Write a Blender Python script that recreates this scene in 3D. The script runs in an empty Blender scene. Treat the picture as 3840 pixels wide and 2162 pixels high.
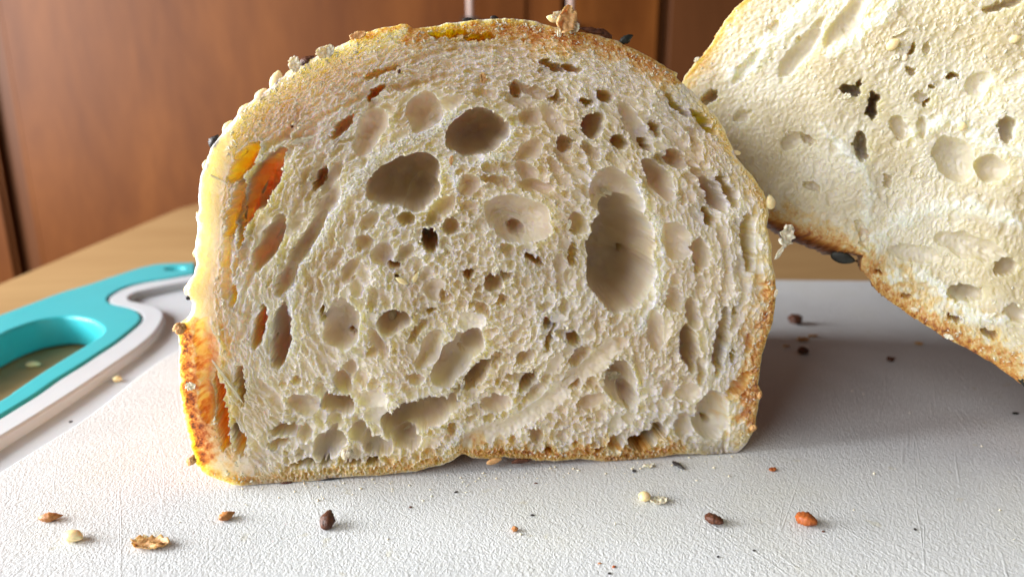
import bpy, math, random
import numpy as np
from mathutils import Vector, Matrix, noise as mnoise

random.seed(5)
RNG = np.random.default_rng(11)
R = math.radians
scene = bpy.context.scene
COL = scene.collection

# ------------------------------------------------------------------ camera
FPX, PITCH = 2700.0, R(15)
CAM = np.array([0.0, -0.135, 0.0764])
cd = bpy.data.cameras.new('camera')
cam = bpy.data.objects.new('camera', cd)
COL.objects.link(cam)
cam.location = CAM
cam.rotation_euler = (R(90) - PITCH, 0, 0)
cd.sensor_width = 36
cd.lens = 36 * FPX / 3840
cd.clip_start = 0.005
cd.clip_end = 30
cd.dof.use_dof = True
cd.dof.focus_distance = 0.137
cd.dof.aperture_fstop = 15
scene.camera = cam

# ------------------------------------------------------------------ light
w = bpy.data.worlds.new('World')
scene.world = w
w.use_nodes = True
bg = w.node_tree.nodes['Background']
bg.inputs[0].default_value = (0.96, 0.97, 1.0, 1)
bg.inputs[1].default_value = 0.095
scene.view_settings.view_transform = 'Standard'
scene.view_settings.look = 'None'
scene.view_settings.exposure = 0.02
scene.view_settings.gamma = 1.0


def area(name, loc, target, size, power, color, size_y=None):
    l = bpy.data.lights.new(name, 'AREA')
    l.shape = 'RECTANGLE'
    l.size = size
    l.size_y = size_y or size
    l.energy = power
    l.color = color
    o = bpy.data.objects.new(name, l)
    COL.objects.link(o)
    o.location = loc
    d = Vector(target) - Vector(loc)
    o.rotation_euler = d.to_track_quat('-Z', 'Y').to_euler()
    return o


area('window_light', (-0.95, -0.02, 0.29), (0, 0.02, 0.03), 0.5, 27, (0.99, 0.99, 1.0), 0.6)
area('room_light', (-0.85, -0.78, 0.50), (0, 0, 0.03), 0.8, 13.0, (0.99, 0.98, 0.985))


# ------------------------------------------------------------------ pixel -> place (only used to lay things out)
def ray(x, y):
    a = (x - 1920) / FPX
    b = (1081 - y) / FPX
    f = np.array([0, math.cos(PITCH), -math.sin(PITCH)])
    u = np.array([0, math.sin(PITCH), math.cos(PITCH)])
    return f + a * np.array([1.0, 0, 0]) + b * u


def onz(x, y, z=0.0):
    d = ray(x, y)
    return CAM + d * (z - CAM[2]) / d[2]


def ony(x, y, yy):
    d = ray(x, y)
    return CAM + d * (yy - CAM[1]) / d[1]


# ------------------------------------------------------------------ materials
def mat(name):
    m = bpy.data.materials.new(name)
    m.use_nodes = True
    nt = m.node_tree
    b = nt.nodes['Principled BSDF']
    return m, nt, b


def N(nt, typ, **kw):
    n = nt.nodes.new(typ)
    for k, v in kw.items():
        if k in ('inputs',):
            for kk, vv in v.items():
                n.inputs[kk].default_value = vv
        else:
            setattr(n, k, v)
    return n


def ramp(nt, stops, fac=None):
    n = nt.nodes.new('ShaderNodeValToRGB')
    e = n.color_ramp.elements
    while len(e) < len(stops):
        e.new(0.5)
    for i, (p, c) in enumerate(stops):
        e[i].position = p
        e[i].color = (*c, 1) if len(c) == 3 else c
    if fac is not None:
        nt.links.new(fac, n.inputs[0])
    return n


def mixc(nt, a, b, fac):
    n = nt.nodes.new('ShaderNodeMix')
    n.data_type = 'RGBA'
    for s, v in ((6, a), (7, b), (0, fac)):
        if hasattr(v, 'is_linked') or hasattr(v, 'links'):
            nt.links.new(v, n.inputs[s])
        elif isinstance(v, (int, float)):
            n.inputs[s].default_value = v
        else:
            n.inputs[s].default_value = (*v, 1)
    return n.outputs[2]


def noise_tex(nt, scale, detail=4, rough=0.6, vec=None, dist=0.0):
    n = N(nt, 'ShaderNodeTexNoise')
    n.inputs['Scale'].default_value = scale
    n.inputs['Detail'].default_value = detail
    n.inputs['Roughness'].default_value = rough
    n.inputs['Distortion'].default_value = dist
    if vec is not None:
        nt.links.new(vec, n.inputs['Vector'])
    return n


def coords(nt, scale=(1, 1, 1), rot=(0, 0, 0)):
    t = nt.nodes.new('ShaderNodeTexCoord')
    m = nt.nodes.new('ShaderNodeMapping')
    nt.links.new(t.outputs['Object'], m.inputs[0])
    if any(rot):
        m.vector_type = 'TEXTURE'
        scale = tuple(1 / q for q in scale)
    m.inputs['Scale'].default_value = scale
    m.inputs['Rotation'].default_value = rot
    return m.outputs[0]


def bump(nt, b, height, strength, dist, chain=None):
    n = N(nt, 'ShaderNodeBump')
    n.inputs['Strength'].default_value = strength
    n.inputs['Distance'].default_value = dist
    nt.links.new(height, n.inputs['Height'])
    if chain is not None:
        nt.links.new(chain, n.inputs['Normal'])
    nt.links.new(n.outputs[0], b.inputs['Normal'])
    return n.outputs[0]


def bread_material(name, base, base2, sss_w, sss_s):
    m, nt, b = mat(name)
    at = N(nt, 'ShaderNodeAttribute', attribute_name='crust')
    co = coords(nt)
    n1 = noise_tex(nt, 900, 5, 0.65, co)
    n2 = noise_tex(nt, 70, 3, 0.5, co)
    nr_ = ramp(nt, [(0.36, (0, 0, 0)), (0.62, (1, 1, 1))], n2.outputs['Fac'])
    crumb0 = mixc(nt, base, base2, nr_.outputs[0])
    fa = N(nt, 'ShaderNodeAttribute', attribute_name='film')
    fm = N(nt, 'ShaderNodeMath', operation='MULTIPLY')
    nt.links.new(fa.outputs['Fac'], fm.inputs[0])
    fm.inputs[1].default_value = 0.85
    crumb = mixc(nt, crumb0, tuple(min(.9, c * k_) for c, k_ in zip(base2, (1.04, 1.12, 1.24))), fm.outputs[0])
    rg_ = N(nt, 'ShaderNodeMath', operation='MULTIPLY_ADD')
    nt.links.new(fa.outputs['Fac'], rg_.inputs[0])
    rg_.inputs[1].default_value = -0.12
    rg_.inputs[2].default_value = 0.38
    nt.links.new(rg_.outputs[0], b.inputs['Roughness'])
    # browning and painted pocket glow = attribute roughened by a fine noise
    ma = N(nt, 'ShaderNodeMath', operation='MULTIPLY_ADD')
    nt.links.new(n1.outputs['Fac'], ma.inputs[0])
    ma.inputs[1].default_value = 0.4
    ma.inputs[2].default_value = -0.2
    gate = N(nt, 'ShaderNodeMath', operation='MULTIPLY')
    nt.links.new(ma.outputs[0], gate.inputs[0])
    sm = N(nt, 'ShaderNodeMath', operation='MINIMUM')
    mul = N(nt, 'ShaderNodeMath', operation='MULTIPLY')
    nt.links.new(at.outputs['Fac'], mul.inputs[0])
    mul.inputs[1].default_value = 5.0
    nt.links.new(mul.outputs[0], sm.inputs[0])
    sm.inputs[1].default_value = 1.0
    nt.links.new(sm.outputs[0], gate.inputs[1])
    ad = N(nt, 'ShaderNodeMath', operation='ADD', use_clamp=True)
    nt.links.new(at.outputs['Fac'], ad.inputs[0])
    nt.links.new(gate.outputs[0], ad.inputs[1])
    r = ramp(nt, [(0.0, (1, 1, 1)), (0.22, (0.96, 0.80, 0.50)), (0.5, (0.80, 0.42, 0.13)),
                  (0.75, (0.50, 0.18, 0.045)), (1.0, (0.11, 0.04, 0.015))], ad.outputs[0])
    mu = N(nt, 'ShaderNodeMix', data_type='RGBA', blend_type='MULTIPLY')
    mu.inputs[0].default_value = 1.0
    nt.links.new(crumb, mu.inputs[6])
    nt.links.new(r.outputs[0], mu.inputs[7])
    nt.links.new(mu.outputs[2], b.inputs['Base Color'])
    b.inputs['Specular IOR Level'].default_value = 0.65
    b.subsurface_method = 'RANDOM_WALK'
    b.inputs['Subsurface Weight'].default_value = sss_w
    b.inputs['Subsurface Radius'].default_value = (1.0, 0.80, 0.19)
    b.inputs['Subsurface Scale'].default_value = sss_s
    n3 = noise_tex(nt, 2600, 4, 0.7, co)
    bump(nt, b, n3.outputs['Fac'], 0.35, 0.0002)
    return m


M_bread = bread_material('crumb_crust', (0.74, 0.60, 0.41), (0.86, 0.76, 0.585), 0.68, 0.012)
M_bread2 = bread_material('crumb_crust_pale', (0.57, 0.49, 0.31), (0.72, 0.67, 0.51), 0.6, 0.011)


def simple(name, c1, c2, rough=0.5, scale=1500, sss=0.0, sss_s=0.001, bumpd=0.0002, bs=0.5, spec=0.4):
    m, nt, b = mat(name)
    co = coords(nt)
    n = noise_tex(nt, scale, 4, 0.65, co)
    r = ramp(nt, [(0.3, c1), (0.72, c2)], n.outputs['Fac'])
    nt.links.new(r.outputs[0], b.inputs['Base Color'])
    b.inputs['Roughness'].default_value = rough
    b.inputs['Specular IOR Level'].default_value = spec
    if sss:
        b.inputs['Subsurface Weight'].default_value = sss
        b.inputs['Subsurface Radius'].default_value = (1, .6, .3)
        b.inputs['Subsurface Scale'].default_value = sss_s
    bump(nt, b, n.outputs['Fac'], bs, bumpd)
    return m


M_sesame = simple('sesame', (0.78, 0.60, 0.28), (0.88, 0.76, 0.48), 0.4, 900, 0.6, 0.0012, 0.0001, 0.2)
M_toast = simple('toasted_seed', (0.36, 0.13, 0.035), (0.60, 0.28, 0.09), 0.45, 1300, 0.3, 0.0006, 0.0002, 0.6)
M_brown = simple('brown_seed', (0.035, 0.012, 0.007), (0.17, 0.055, 0.022), 0.4, 1600, 0, 0, 0.0003, 0.8)
M_black = simple('black_seed', (0.012, 0.011, 0.012), (0.05, 0.04, 0.035), 0.45, 1600, 0, 0, 0.0002, 0.6)
M_green = simple('pumpkin_seed', (0.008, 0.009, 0.007), (0.03, 0.032, 0.024), 0.5, 900, 0, 0, 0.0002, 0.4)
M_flake = simple('crumb_flake', (0.72, 0.62, 0.43), (0.84, 0.76, 0.60), 0.5, 2000, 0.4, 0.0008, 0.0002, 0.5)
M_tan = simple('tan_flake', (0.50, 0.24, 0.08), (0.74, 0.46, 0.20), 0.45, 1800, 0.4, 0.0006, 0.0002, 0.6)
M_orange = simple('orange_seed', (0.30, 0.07, 0.015), (0.48, 0.14, 0.03), 0.4, 900, 0.3, 0.0006, 0.0002, 0.5)


def board_white():
    m, nt, b = mat('white_plastic')
    co = coords(nt)
    n2 = noise_tex(nt, 28, 4, 0.6, co)
    r = ramp(nt, [(0.30, (0.65, 0.675, 0.685)), (0.52, (0.71, 0.735, 0.745)), (0.8, (0.69, 0.705, 0.67))], n2.outputs['Fac'])
    sp = noise_tex(nt, 260, 2, 0.5, co)
    spr = ramp(nt, [(0.69, (1, 1, 1)), (0.76, (0.86, 0.80, 0.62))], sp.outputs['Fac'])
    mu = N(nt, 'ShaderNodeMix', data_type='RGBA', blend_type='MULTIPLY')
    mu.inputs[0].default_value = 0.5
    nt.links.new(r.outputs[0], mu.inputs[6])
    nt.links.new(spr.outputs[0], mu.inputs[7])
    nt.links.new(mu.outputs[2], b.inputs['Base Color'])
    b.inputs['Roughness'].default_value = 0.42
    b.inputs['Specular IOR Level'].default_value = 0.5
    b.inputs['Subsurface Weight'].default_value = 0.15
    b.inputs['Subsurface Radius'].default_value = (1, 1, 1)
    b.inputs['Subsurface Scale'].default_value = 0.001
    # worn pebbled plastic: short dents stretched along two knife directions, plus long cuts
    c1 = coords(nt, (1000, 2300, 900), (0, 0, R(62)))
    c2 = coords(nt, (1200, 2300, 900), (0, 0, R(112)))
    a = noise_tex(nt, 1, 3, 0.55, c1, 0.6)
    d = noise_tex(nt, 1, 3, 0.55, c2, 0.6)
    mx = N(nt, 'ShaderNodeMath', operation='ADD')
    nt.links.new(a.outputs['Fac'], mx.inputs[0])
    nt.links.new(d.outputs['Fac'], mx.inputs[1])
    ch = bump(nt, b, mx.outputs[0], 0.8, 0.00032)
    prev = ch
    for ang, sc, st in ((62, 260, 0.45), (75, 190, 0.3), (118, 240, 0.35)):
        c3 = coords(nt, (9, sc, 9), (0, 0, R(ang)))
        e = noise_tex(nt, 1, 2, 0.4, c3, 0.15)
        rr = ramp(nt, [(0.0, (0, 0, 0)), (0.655, (0, 0, 0)), (0.67, (1, 1, 1)), (0.685, (0, 0, 0)), (1.0, (0, 0, 0))], e.outputs['Fac'])
        prev = bump(nt, b, rr.outputs[0], st, 0.00018, prev)
    return m


def plastic(name, c, rough, spec=0.5, sss=0.1):
    m, nt, b = mat(name)
    co = coords(nt)
    n = noise_tex(nt, 60, 4, 0.6, co)
    r = ramp(nt, [(0.3, tuple(x * 0.95 for x in c)), (0.7, c)], n.outputs['Fac'])
    nt.links.new(r.outputs[0], b.inputs['Base Color'])
    b.inputs['Roughness'].default_value = rough
    b.inputs['Specular IOR Level'].default_value = spec
    b.inputs['Subsurface Weight'].default_value = sss
    b.inputs['Subsurface Scale'].default_value = 0.002
    n2 = noise_tex(nt, 1600, 3, 0.6, co)
    bump(nt, b, n2.outputs['Fac'], 0.15, 0.0001)
    return m


M_board = board_white()
M_lip = plastic('white_rim_plastic', (0.63, 0.665, 0.70), 0.4)
M_teal = plastic('turquoise_plastic', (0.045, 0.50, 0.56), 0.38)


def wood(name, cols, scale, rot=(0, 0, 0), rough=0.45, nscale=1.0, fine=0.4, spec=0.15):
    m, nt, b = mat(name)
    co = coords(nt, scale, rot)
    n = noise_tex(nt, nscale, 6, 0.6, co, 0.5)
    r = ramp(nt, cols, n.outputs['Fac'])
    co2 = coords(nt, tuple(s * 9 for s in scale), rot)
    n2 = noise_tex(nt, nscale, 4, 0.6, co2, 0.3)
    r2 = ramp(nt, [(0.35, (0.72, 0.68, 0.64)), (0.65, (1, 1, 1))], n2.outputs['Fac'])
    mu = N(nt, 'ShaderNodeMix', data_type='RGBA', blend_type='MULTIPLY')
    mu.inputs[0].default_value = fine
    nt.links.new(r.outputs[0], mu.inputs[6])
    nt.links.new(r2.outputs[0], mu.inputs[7])
    nt.links.new(mu.outputs[2], b.inputs['Base Color'])
    b.inputs['Roughness'].default_value = rough
    b.inputs['Specular IOR Level'].default_value = spec
    bump(nt, b, n2.outputs['Fac'], 0.15, 0.0004)
    return m


M_cab = wood('stained_wood', [(0.3, (0.10, 0.028, 0.005)), (0.5, (0.14, 0.043, 0.008)), (0.7, (0.19, 0.062, 0.012))], (14, 14, 3.2), fine=0.35)
M_cab_dark = wood('stained_wood_groove', [(0.3, (0.09, 0.032, 0.010)), (0.7, (0.12, 0.042, 0.014))], (14, 14, 2.5), fine=0.3)
M_table = wood('pale_table_wood', [(0.3, (0.42, 0.255, 0.11)), (0.5, (0.47, 0.295, 0.13)), (0.7, (0.53, 0.345, 0.16))], (2.2, 16, 16), (0, 0, R(12)), 0.35, fine=0.3)
M_metal = plastic('pale_handle', (0.80, 0.62, 0.56), 0.3)
M_floor = wood('dark_floor', [(0.3, (0.06, 0.03, 0.015)), (0.7, (0.10, 0.05, 0.03))], (3, 12, 3))


# ------------------------------------------------------------------ helpers
def link(name, me, m=None, parent=None, smooth=True):
    o = bpy.data.objects.new(name, me)
    COL.objects.link(o)
    if m is not None:
        me.materials.append(m)
    if smooth:
        me.polygons.foreach_set('use_smooth', [True] * len(me.polygons))
    if parent is not None:
        o.parent = parent
    return o


def fast_mesh(name, V, F):
    """V (n,3) float, F (m,4) or (m,3) int"""
    V = np.asarray(V, dtype=np.float32)
    F = np.asarray(F, dtype=np.int32)
    me = bpy.data.meshes.new(name)
    k = F.shape[1]
    me.vertices.add(len(V))
    me.vertices.foreach_set('co', V.ravel())
    me.loops.add(len(F) * k)
    me.loops.foreach_set('vertex_index', F.ravel())
    me.polygons.add(len(F))
    me.polygons.foreach_set('loop_start', np.arange(0, len(F) * k, k, dtype=np.int32))
    me.update(calc_edges=True)
    return me


def tag(o, label, cat, group=None):
    o['label'] = label
    o['category'] = cat
    if group:
        o['group'] = group
    return o


def empty(name, loc, label, cat, group=None, rotz=0):
    o = bpy.data.objects.new(name, None)
    o.empty_display_size = 0.01
    COL.objects.link(o)
    o.location = loc
    o.rotation_euler = (0, 0, rotz)
    return tag(o, label, cat, group)


def spectral(h, w_, lo, hi, seed, slope=1.0):
    """band limited random field, wavelengths lo..hi pixels, unit std"""
    r = np.random.default_rng(seed)
    f = np.fft.rfft2(r.standard_normal((h, w_)).astype(np.float32))
    ky = np.fft.fftfreq(h)[:, None]
    kx = np.fft.rfftfreq(w_)[None, :]
    k = np.sqrt(kx * kx + ky * ky) + 1e-9
    g = np.where((k > 1 / hi) & (k < 1 / lo), k ** (-slope), 0)
    o = np.fft.irfft2(f * g, s=(h, w_))
    return (o / o.std()).astype(np.float32)


def bil(A, x, y):
    h, w_ = A.shape
    x = np.clip(x, 0, w_ - 1.001)
    y = np.clip(y, 0, h - 1.001)
    xi = x.astype(np.int32)
    yi = y.astype(np.int32)
    fx = x - xi
    fy = y - yi
    return (A[yi, xi] * (1 - fx) * (1 - fy) + A[yi, xi + 1] * fx * (1 - fy) + A[yi + 1, xi] * (1 - fx) * fy + A[yi + 1, xi + 1] * fx * fy)


def dist_poly(X, Y, pts, closed=False):
    D = np.full(X.shape, 1e9, np.float32)
    n = len(pts)
    for i in range(n if closed else n - 1):
        x0, y0 = pts[i]
        x1, y1 = pts[(i + 1) % n]
        dx, dy = x1 - x0, y1 - y0
        t = np.clip(((X - x0) * dx + (Y - y0) * dy) / (dx * dx + dy * dy + 1e-9), 0, 1)
        D = np.minimum(D, np.hypot(X - x0 - t * dx, Y - y0 - t * dy))
    return D


def catmull(pts, per=8, closed=False):
    P = np.array(pts, float)
    n = len(P)
    out = []
    rng = range(n) if closed else range(n - 1)
    for i in rng:
        if closed:
            p0, p1, p2, p3 = P[(i - 1) % n], P[i], P[(i + 1) % n], P[(i + 2) % n]
        else:
            p0, p1, p2, p3 = P[max(i - 1, 0)], P[i], P[i + 1], P[min(i + 2, n - 1)]
        for k in range(per):
            t = k / per
            out.append(0.5 * ((2 * p1) + (-p0 + p2) * t + (2 * p0 - 5 * p1 + 4 * p2 - p3) * t * t + (-p0 + 3 * p1 - 3 * p2 + p3) * t ** 3))
    if not closed:
        out.append(P[-1])
    return np.array(out)


# ------------------------------------------------------------------ bread
class Loaf:
    """one cut piece. All outlines and bubbles are given on the plane of the cut (in photo pixels of a 2575 wide
    picture, turned into metres on that plane); depth is real depth into the crumb."""

    def __init__(s, name, O, yaw, box, outline, center, thick, seed):
        s.name, s.O, s.box, s.center, s.thick, s.seed = name, np.array(O), box, center, thick, seed
        s.t = np.array([math.cos(yaw), math.sin(yaw), 0])
        s.n = np.array([math.sin(yaw), -math.cos(yaw), 0])
        s.outline = outline
        s.W, s.H = box[2] - box[0], box[3] - box[1]
        yy, xx = np.mgrid[0:s.H, 0:s.W].astype(np.float32)
        s.X, s.Y = xx + box[0], yy + box[1]
        p0, p1 = s.plane(center[0], center[1]), s.plane(center[0] + 100, center[1])
        s.px = float(np.linalg.norm(p1 - p0) / 100)
        s.D = np.zeros((s.H, s.W), np.float32)
        s.occ = np.zeros((s.H, s.W), bool)
        s.rim = np.zeros((s.H, s.W), np.float32)
        q = 4
        d = dist_poly(s.X[::q, ::q], s.Y[::q, ::q], outline, True)
        s.edge = bil(d, (s.X - box[0]) / q, (s.Y - box[1]) / q)
        s.wx = spectral(s.H, s.W, 9, 70, seed, 1.3) * 2.6
        s.wy = spectral(s.H, s.W, 9, 70, seed + 1, 1.3) * 2.6
        s.crust = np.zeros((s.H, s.W), np.float32)
        s.film = np.zeros((s.H, s.W), np.float32)
        s.wx2 = spectral(s.H, s.W, 40, 160, seed + 12, 1.3) * 3.2
        s.wy2 = spectral(s.H, s.W, 40, 160, seed + 13, 1.3) * 3.2

    def plane(s, x, y):
        """2575-px -> world point on the cut plane (scalars or arrays)"""
        x = np.asarray(x, float) * 1.4913
        y = np.asarray(y, float) * 1.4913
        a = (x - 1920) / FPX
        b = (1081 - y) / FPX
        dx = a
        dy = math.cos(PITCH) + b * math.sin(PITCH)
        dz = -math.sin(PITCH) + b * math.cos(PITCH)
        k = np.dot(s.O - CAM, s.n) / (dx * s.n[0] + dy * s.n[1])
        return np.stack([CAM[0] + dx * k, CAM[1] + dy * k, CAM[2] + dz * k], -1)

    def bubble(s, cx, cy, a, b, ang, depth, rim=1.0, power=0.5, ragged=1.0, occ=True, dm=1.75):
        """ellipse: a along ang (deg, 0 = right, 90 = up), b across"""
        depth = depth * (dm if depth < 30 else dm * 1.25)
        power *= 0.85
        m = int(max(a, b) * 1.35 + 10)
        x0, x1 = int(max(cx - m - s.box[0], 0)), int(min(cx + m - s.box[0], s.W))
        y0, y1 = int(max(cy - m - s.box[1], 0)), int(min(cy + m - s.box[1], s.H))
        if x1 <= x0 or y1 <= y0:
            return
        sl = (slice(y0, y1), slice(x0, x1))
        kb = 1.0 if b > 24 else (0.5 if b > 14 else 0.15)
        ox, oy = s.wx2[sl] * kb, s.wy2[sl] * kb
        if b > 24:
            ragged = 0.45
        X = s.X[sl] + s.wx[sl] * ragged + ox - cx
        Y = s.Y[sl] + s.wy[sl] * ragged + oy - cy
        c, sn = math.cos(R(ang)), -math.sin(R(ang))
        u = (X * c + Y * sn) / a
        v = (-X * sn + Y * c) / b
        q = np.sqrt(u * u + v * v)
        X0, Y0 = s.X[sl] + ox - cx, s.Y[sl] + oy - cy
        q0 = np.sqrt(((X0 * c + Y0 * sn) / a) ** 2 + ((-X0 * sn + Y0 * c) / b) ** 2)
        mixw = np.clip((q0 - 0.84) / 0.14, 0, 1) if b > 16 else 1.0
        q = q0 + (q - q0) * mixw
        prof = np.where(q < 1, (1 - np.minimum(q, 1) ** 2) ** power, 0)
        s.D[sl] = np.maximum(s.D[sl], depth * prof)
        wr = 2.3 / b
        s.rim[sl] = np.maximum(s.rim[sl] * (q > 1), rim * np.exp(-((q - 1.03) / wr) ** 2) * (q > 0.96) * 1.0 + s.rim[sl] * (q > 1) * 0)
        if occ:
            s.occ[sl] |= q < 1.03
        if b > 24 and occ:
            # weaker bubbles burst into the wall of a big one
            r = random.Random(int(cx * 7 + cy))
            for _ in range(int(a * b / 480)):
                t, rr = r.uniform(0, 6.283), math.sqrt(r.uniform(0, .75))
                uu, vv = rr * a * math.cos(t), rr * b * math.sin(t)
                sx, sy = cx + uu * c - vv * sn, cy + uu * sn + vv * c
                rad = r.uniform(5, 15)
                k = int(rad * 1.6) + 2
                iy, ix = int(sy - s.box[1]), int(sx - s.box[0])
                w2 = (slice(max(iy - k, 0), iy + k), slice(max(ix - k, 0), ix + k))
                qq = ((s.X[w2] + s.wx[w2] - sx) ** 2 + (s.Y[w2] + s.wy[w2] - sy) ** 2) / rad ** 2
                s.D[w2] += r.uniform(0.15, 0.5) * rad * np.clip(1 - qq, 0, 1)

    def occupied(s, x, y):
        i, j = int(y - s.box[1]), int(x - s.box[0])
        if 0 <= i < s.H and 0 <= j < s.W:
            return s.occ[i, j]
        return True

    def fill(s, sizes, swirl, elong, dense, film=None, dfac=(1.1, 2.3), keep=1.0):
        r = random.Random(s.seed)
        for size, tries in sizes:
            for _ in range(tries):
                x = r.uniform(s.box[0], s.box[2])
                y = r.uniform(s.box[1], s.box[3])
                sz = size * r.uniform(0.72, 1.3)
                i, j = int(y - s.box[1]), int(x - s.box[0])
                if i >= s.H or j >= s.W or s.occ[i, j] or not s.inside[i, j]:
                    continue
                dn = dense(x, y, s.edge[i, j])
                if sz > dn or (film is not None and film[i, j] > 0.5 and sz > 4):
                    continue
                dx, dy = x - swirl[0], y - swirl[1]
                ang = math.degrees(math.atan2(-dy, dx)) + 90 + r.gauss(0, 16)
                e = elong(x, y) * r.uniform(0.75, 1.35)
                e = max(e, 1.0)
                a, b = sz * math.sqrt(e), sz / math.sqrt(e)
                c_, s_ = math.cos(R(ang)), -math.sin(R(ang))
                bad = 0
                for (uu, vv) in ((.8, 0), (-.8, 0), (0, .8), (0, -.8)):
                    if s.occupied(x + uu * a * c_ - vv * b * s_, y + uu * a * s_ + vv * b * c_):
                        bad += 1
                if bad > 1 or r.random() > keep:
                    continue
                s.bubble(x, y, a, b, ang, b * r.uniform(*dfac) * (0.5 if r.random() < 0.25 else 1), rim=r.uniform(0.2, 1.0), ragged=min(1, 0.35 + b / 22), dm=1.0)

    def paint(s, pts, hw, val):
        q = 3
        d = dist_poly(s.X[::q, ::q], s.Y[::q, ::q], pts)
        d = bil(d, (s.X - s.box[0]) / q, (s.Y - s.box[1]) / q)
        nz = s.cn
        f = np.clip(1.15 - d / (2.1 * hw * (1 + 0.4 * nz)), 0, 1)
        s.crust = np.maximum(s.crust, val * f ** 1.3 * (0.85 + 0.2 * s.cn2))

    def build(s, Nn, rows, mtl, label, rim_amp=3.4, rough=1.0, side_crust=0.5, bulge=0.0009, flare=None):
        # fine torn relief
        fine = spectral(s.H, s.W, 2.6, 12, s.seed + 5, 1.0)
        med = spectral(s.H, s.W, 10, 45, s.seed + 6, 1.4)
        big = spectral(s.H, s.W, 120, 700, s.seed + 7, 1.6)
        cav = np.clip(s.D / 14, 0, 1)
        D = s.D.copy()
        ragg = np.clip(0.8 + 0.45 * fine, 0.1, 2)
        D -= rim_amp * s.rim * ragg
        D += rough * fine * (1.0 - 0.85 * cav) * (1 - 0.7 * s.film) * 0.28 + med * (0.3 + 0.6 * cav) + big * 4.0
        D -= rough * 2.2 * np.clip(fine - 1.5, 0, 2) * (1 - cav)
        # taper the relief to nothing at the outline so it joins the crust
        D *= np.clip(s.edge / 10, 0.15, 1)
        s.Dfin = D
        # concentric square -> star shaped outline
        g = np.linspace(-1, 1, Nn)
        A, B = np.meshgrid(g, g)
        big_a = np.abs(A) > np.abs(B)
        r_ = np.where(big_a, A, B)
        with np.errstate(divide='ignore', invalid='ignore'):
            ph = np.where(big_a, (math.pi / 4) * (B / A), (math.pi / 2) - (math.pi / 4) * (A / B))
        ph = np.where(np.isfinite(ph), ph, 0)
        th = np.where(r_ < 0, ph + math.pi, ph)
        rho = np.abs(r_)
        th = np.mod(th, 2 * math.pi)
        ol = np.array(s.outline, float) - np.array(s.center)
        dens = []
        for i in range(len(ol)):
            p, q_ = ol[i], ol[(i + 1) % len(ol)]
            for k in range(30):
                dens.append(p + (q_ - p) * k / 30)
        dens = np.array(dens)
        ta = np.mod(np.arctan2(dens[:, 1], dens[:, 0]), 2 * math.pi)
        ra = np.hypot(dens[:, 0], dens[:, 1])
        o = np.argsort(ta)
        ta, ra = ta[o], ra[o]
        Rt = np.interp(th, np.concatenate([ta[-3:] - 2 * math.pi, ta, ta[:3] + 2 * math.pi]), np.concatenate([ra[-3:], ra, ra[:3]]))
        tg = np.linspace(0, 2 * math.pi, 2881)
        Rg = np.interp(tg, np.concatenate([ta[-3:] - 2 * math.pi, ta, ta[:3] + 2 * math.pi]), np.concatenate([ra[-3:], ra, ra[:3]]))
        # small ragged outline
        ph2 = np.mod(th, 2 * math.pi)
        rg = np.zeros_like(th)
        rr = random.Random(s.seed + 9)
        for f in (37, 53, 71, 97, 131, 173, 229):
            rg += math.sqrt(37 / f) * np.sin(ph2 * f + rr.uniform(0, 6.28)) * (0.6 + 0.4 * np.sin(ph2 * (f // 11) + rr.uniform(0, 6)))
        sm = np.convolve(np.concatenate([Rg[-90:], Rg, Rg[:90]]), np.hanning(181) / np.hanning(181).sum(), 'same')[90:-90]
        Rs = np.interp(th, tg, sm)
        wgt = np.clip((rho - 0.80) / 0.18, 0, 1)
        wgt = wgt * wgt * (3 - 2 * wgt)
        Rt = Rs * (1 - wgt) + Rt * wgt + rg * 0.8 * wgt
        x = s.center[0] + rho * Rt * np.cos(th)
        y = s.center[1] + rho * Rt * np.sin(th)
        gx, gy = x - s.box[0], y - s.box[1]
        dd = bil(D, gx, gy)
        cr = bil(s.crust, gx, gy)
        fi = bil(s.film, gx, gy).reshape(-1)
        # lateral curl: thin walls lean a little, so rims are not perfect extrusions
        lx = 0
        P = s.plane(x + lx, y)
        P = P - s.n * (dd * s.px)[..., None]
        V = P.reshape(-1, 3)
        idx = np.arange(Nn * Nn).reshape(Nn, Nn)
        F = np.stack([idx[:-1, :-1], idx[1:, :-1], idx[1:, 1:], idx[:-1, 1:]], -1).reshape(-1, 4)
        ring = np.concatenate([idx[0, :-1], idx[:-1, -1], idx[-1, :0:-1], idx[:0:-1, 0]])
        nr = len(ring)
        RP = V[ring]
        cpt = s.plane(*s.center)
        out = RP - cpt
        out /= np.linalg.norm(out, axis=1)[:, None]
        allV = [V]
        allC = [cr.reshape(-1)]
        allF = [F]
        prev = ring
        base = len(V)
        rn = np.random.default_rng(s.seed + 20)
        L = 3000
        sn = spectral(rows + 60, nr, 4, 60, s.seed + 21, 1.2)
        ringc = allC[0][ring]
        ringx, ringy = x.reshape(-1)[ring], y.reshape(-1)[ring]
        sc_ = side_crust(ringx, ringy)
        kk = np.hanning(61) / np.hanning(61).sum()
        sc_ = np.convolve(np.concatenate([sc_[-30:], sc_, sc_[:30]]), kk, 'valid')
        fl_ = 0 if flare is None else np.convolve(np.concatenate([flare(ringx, ringy)[-60:], flare(ringx, ringy), flare(ringx, ringy)[:60]]), np.hanning(121) / np.hanning(121).sum(), 'valid')
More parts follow.
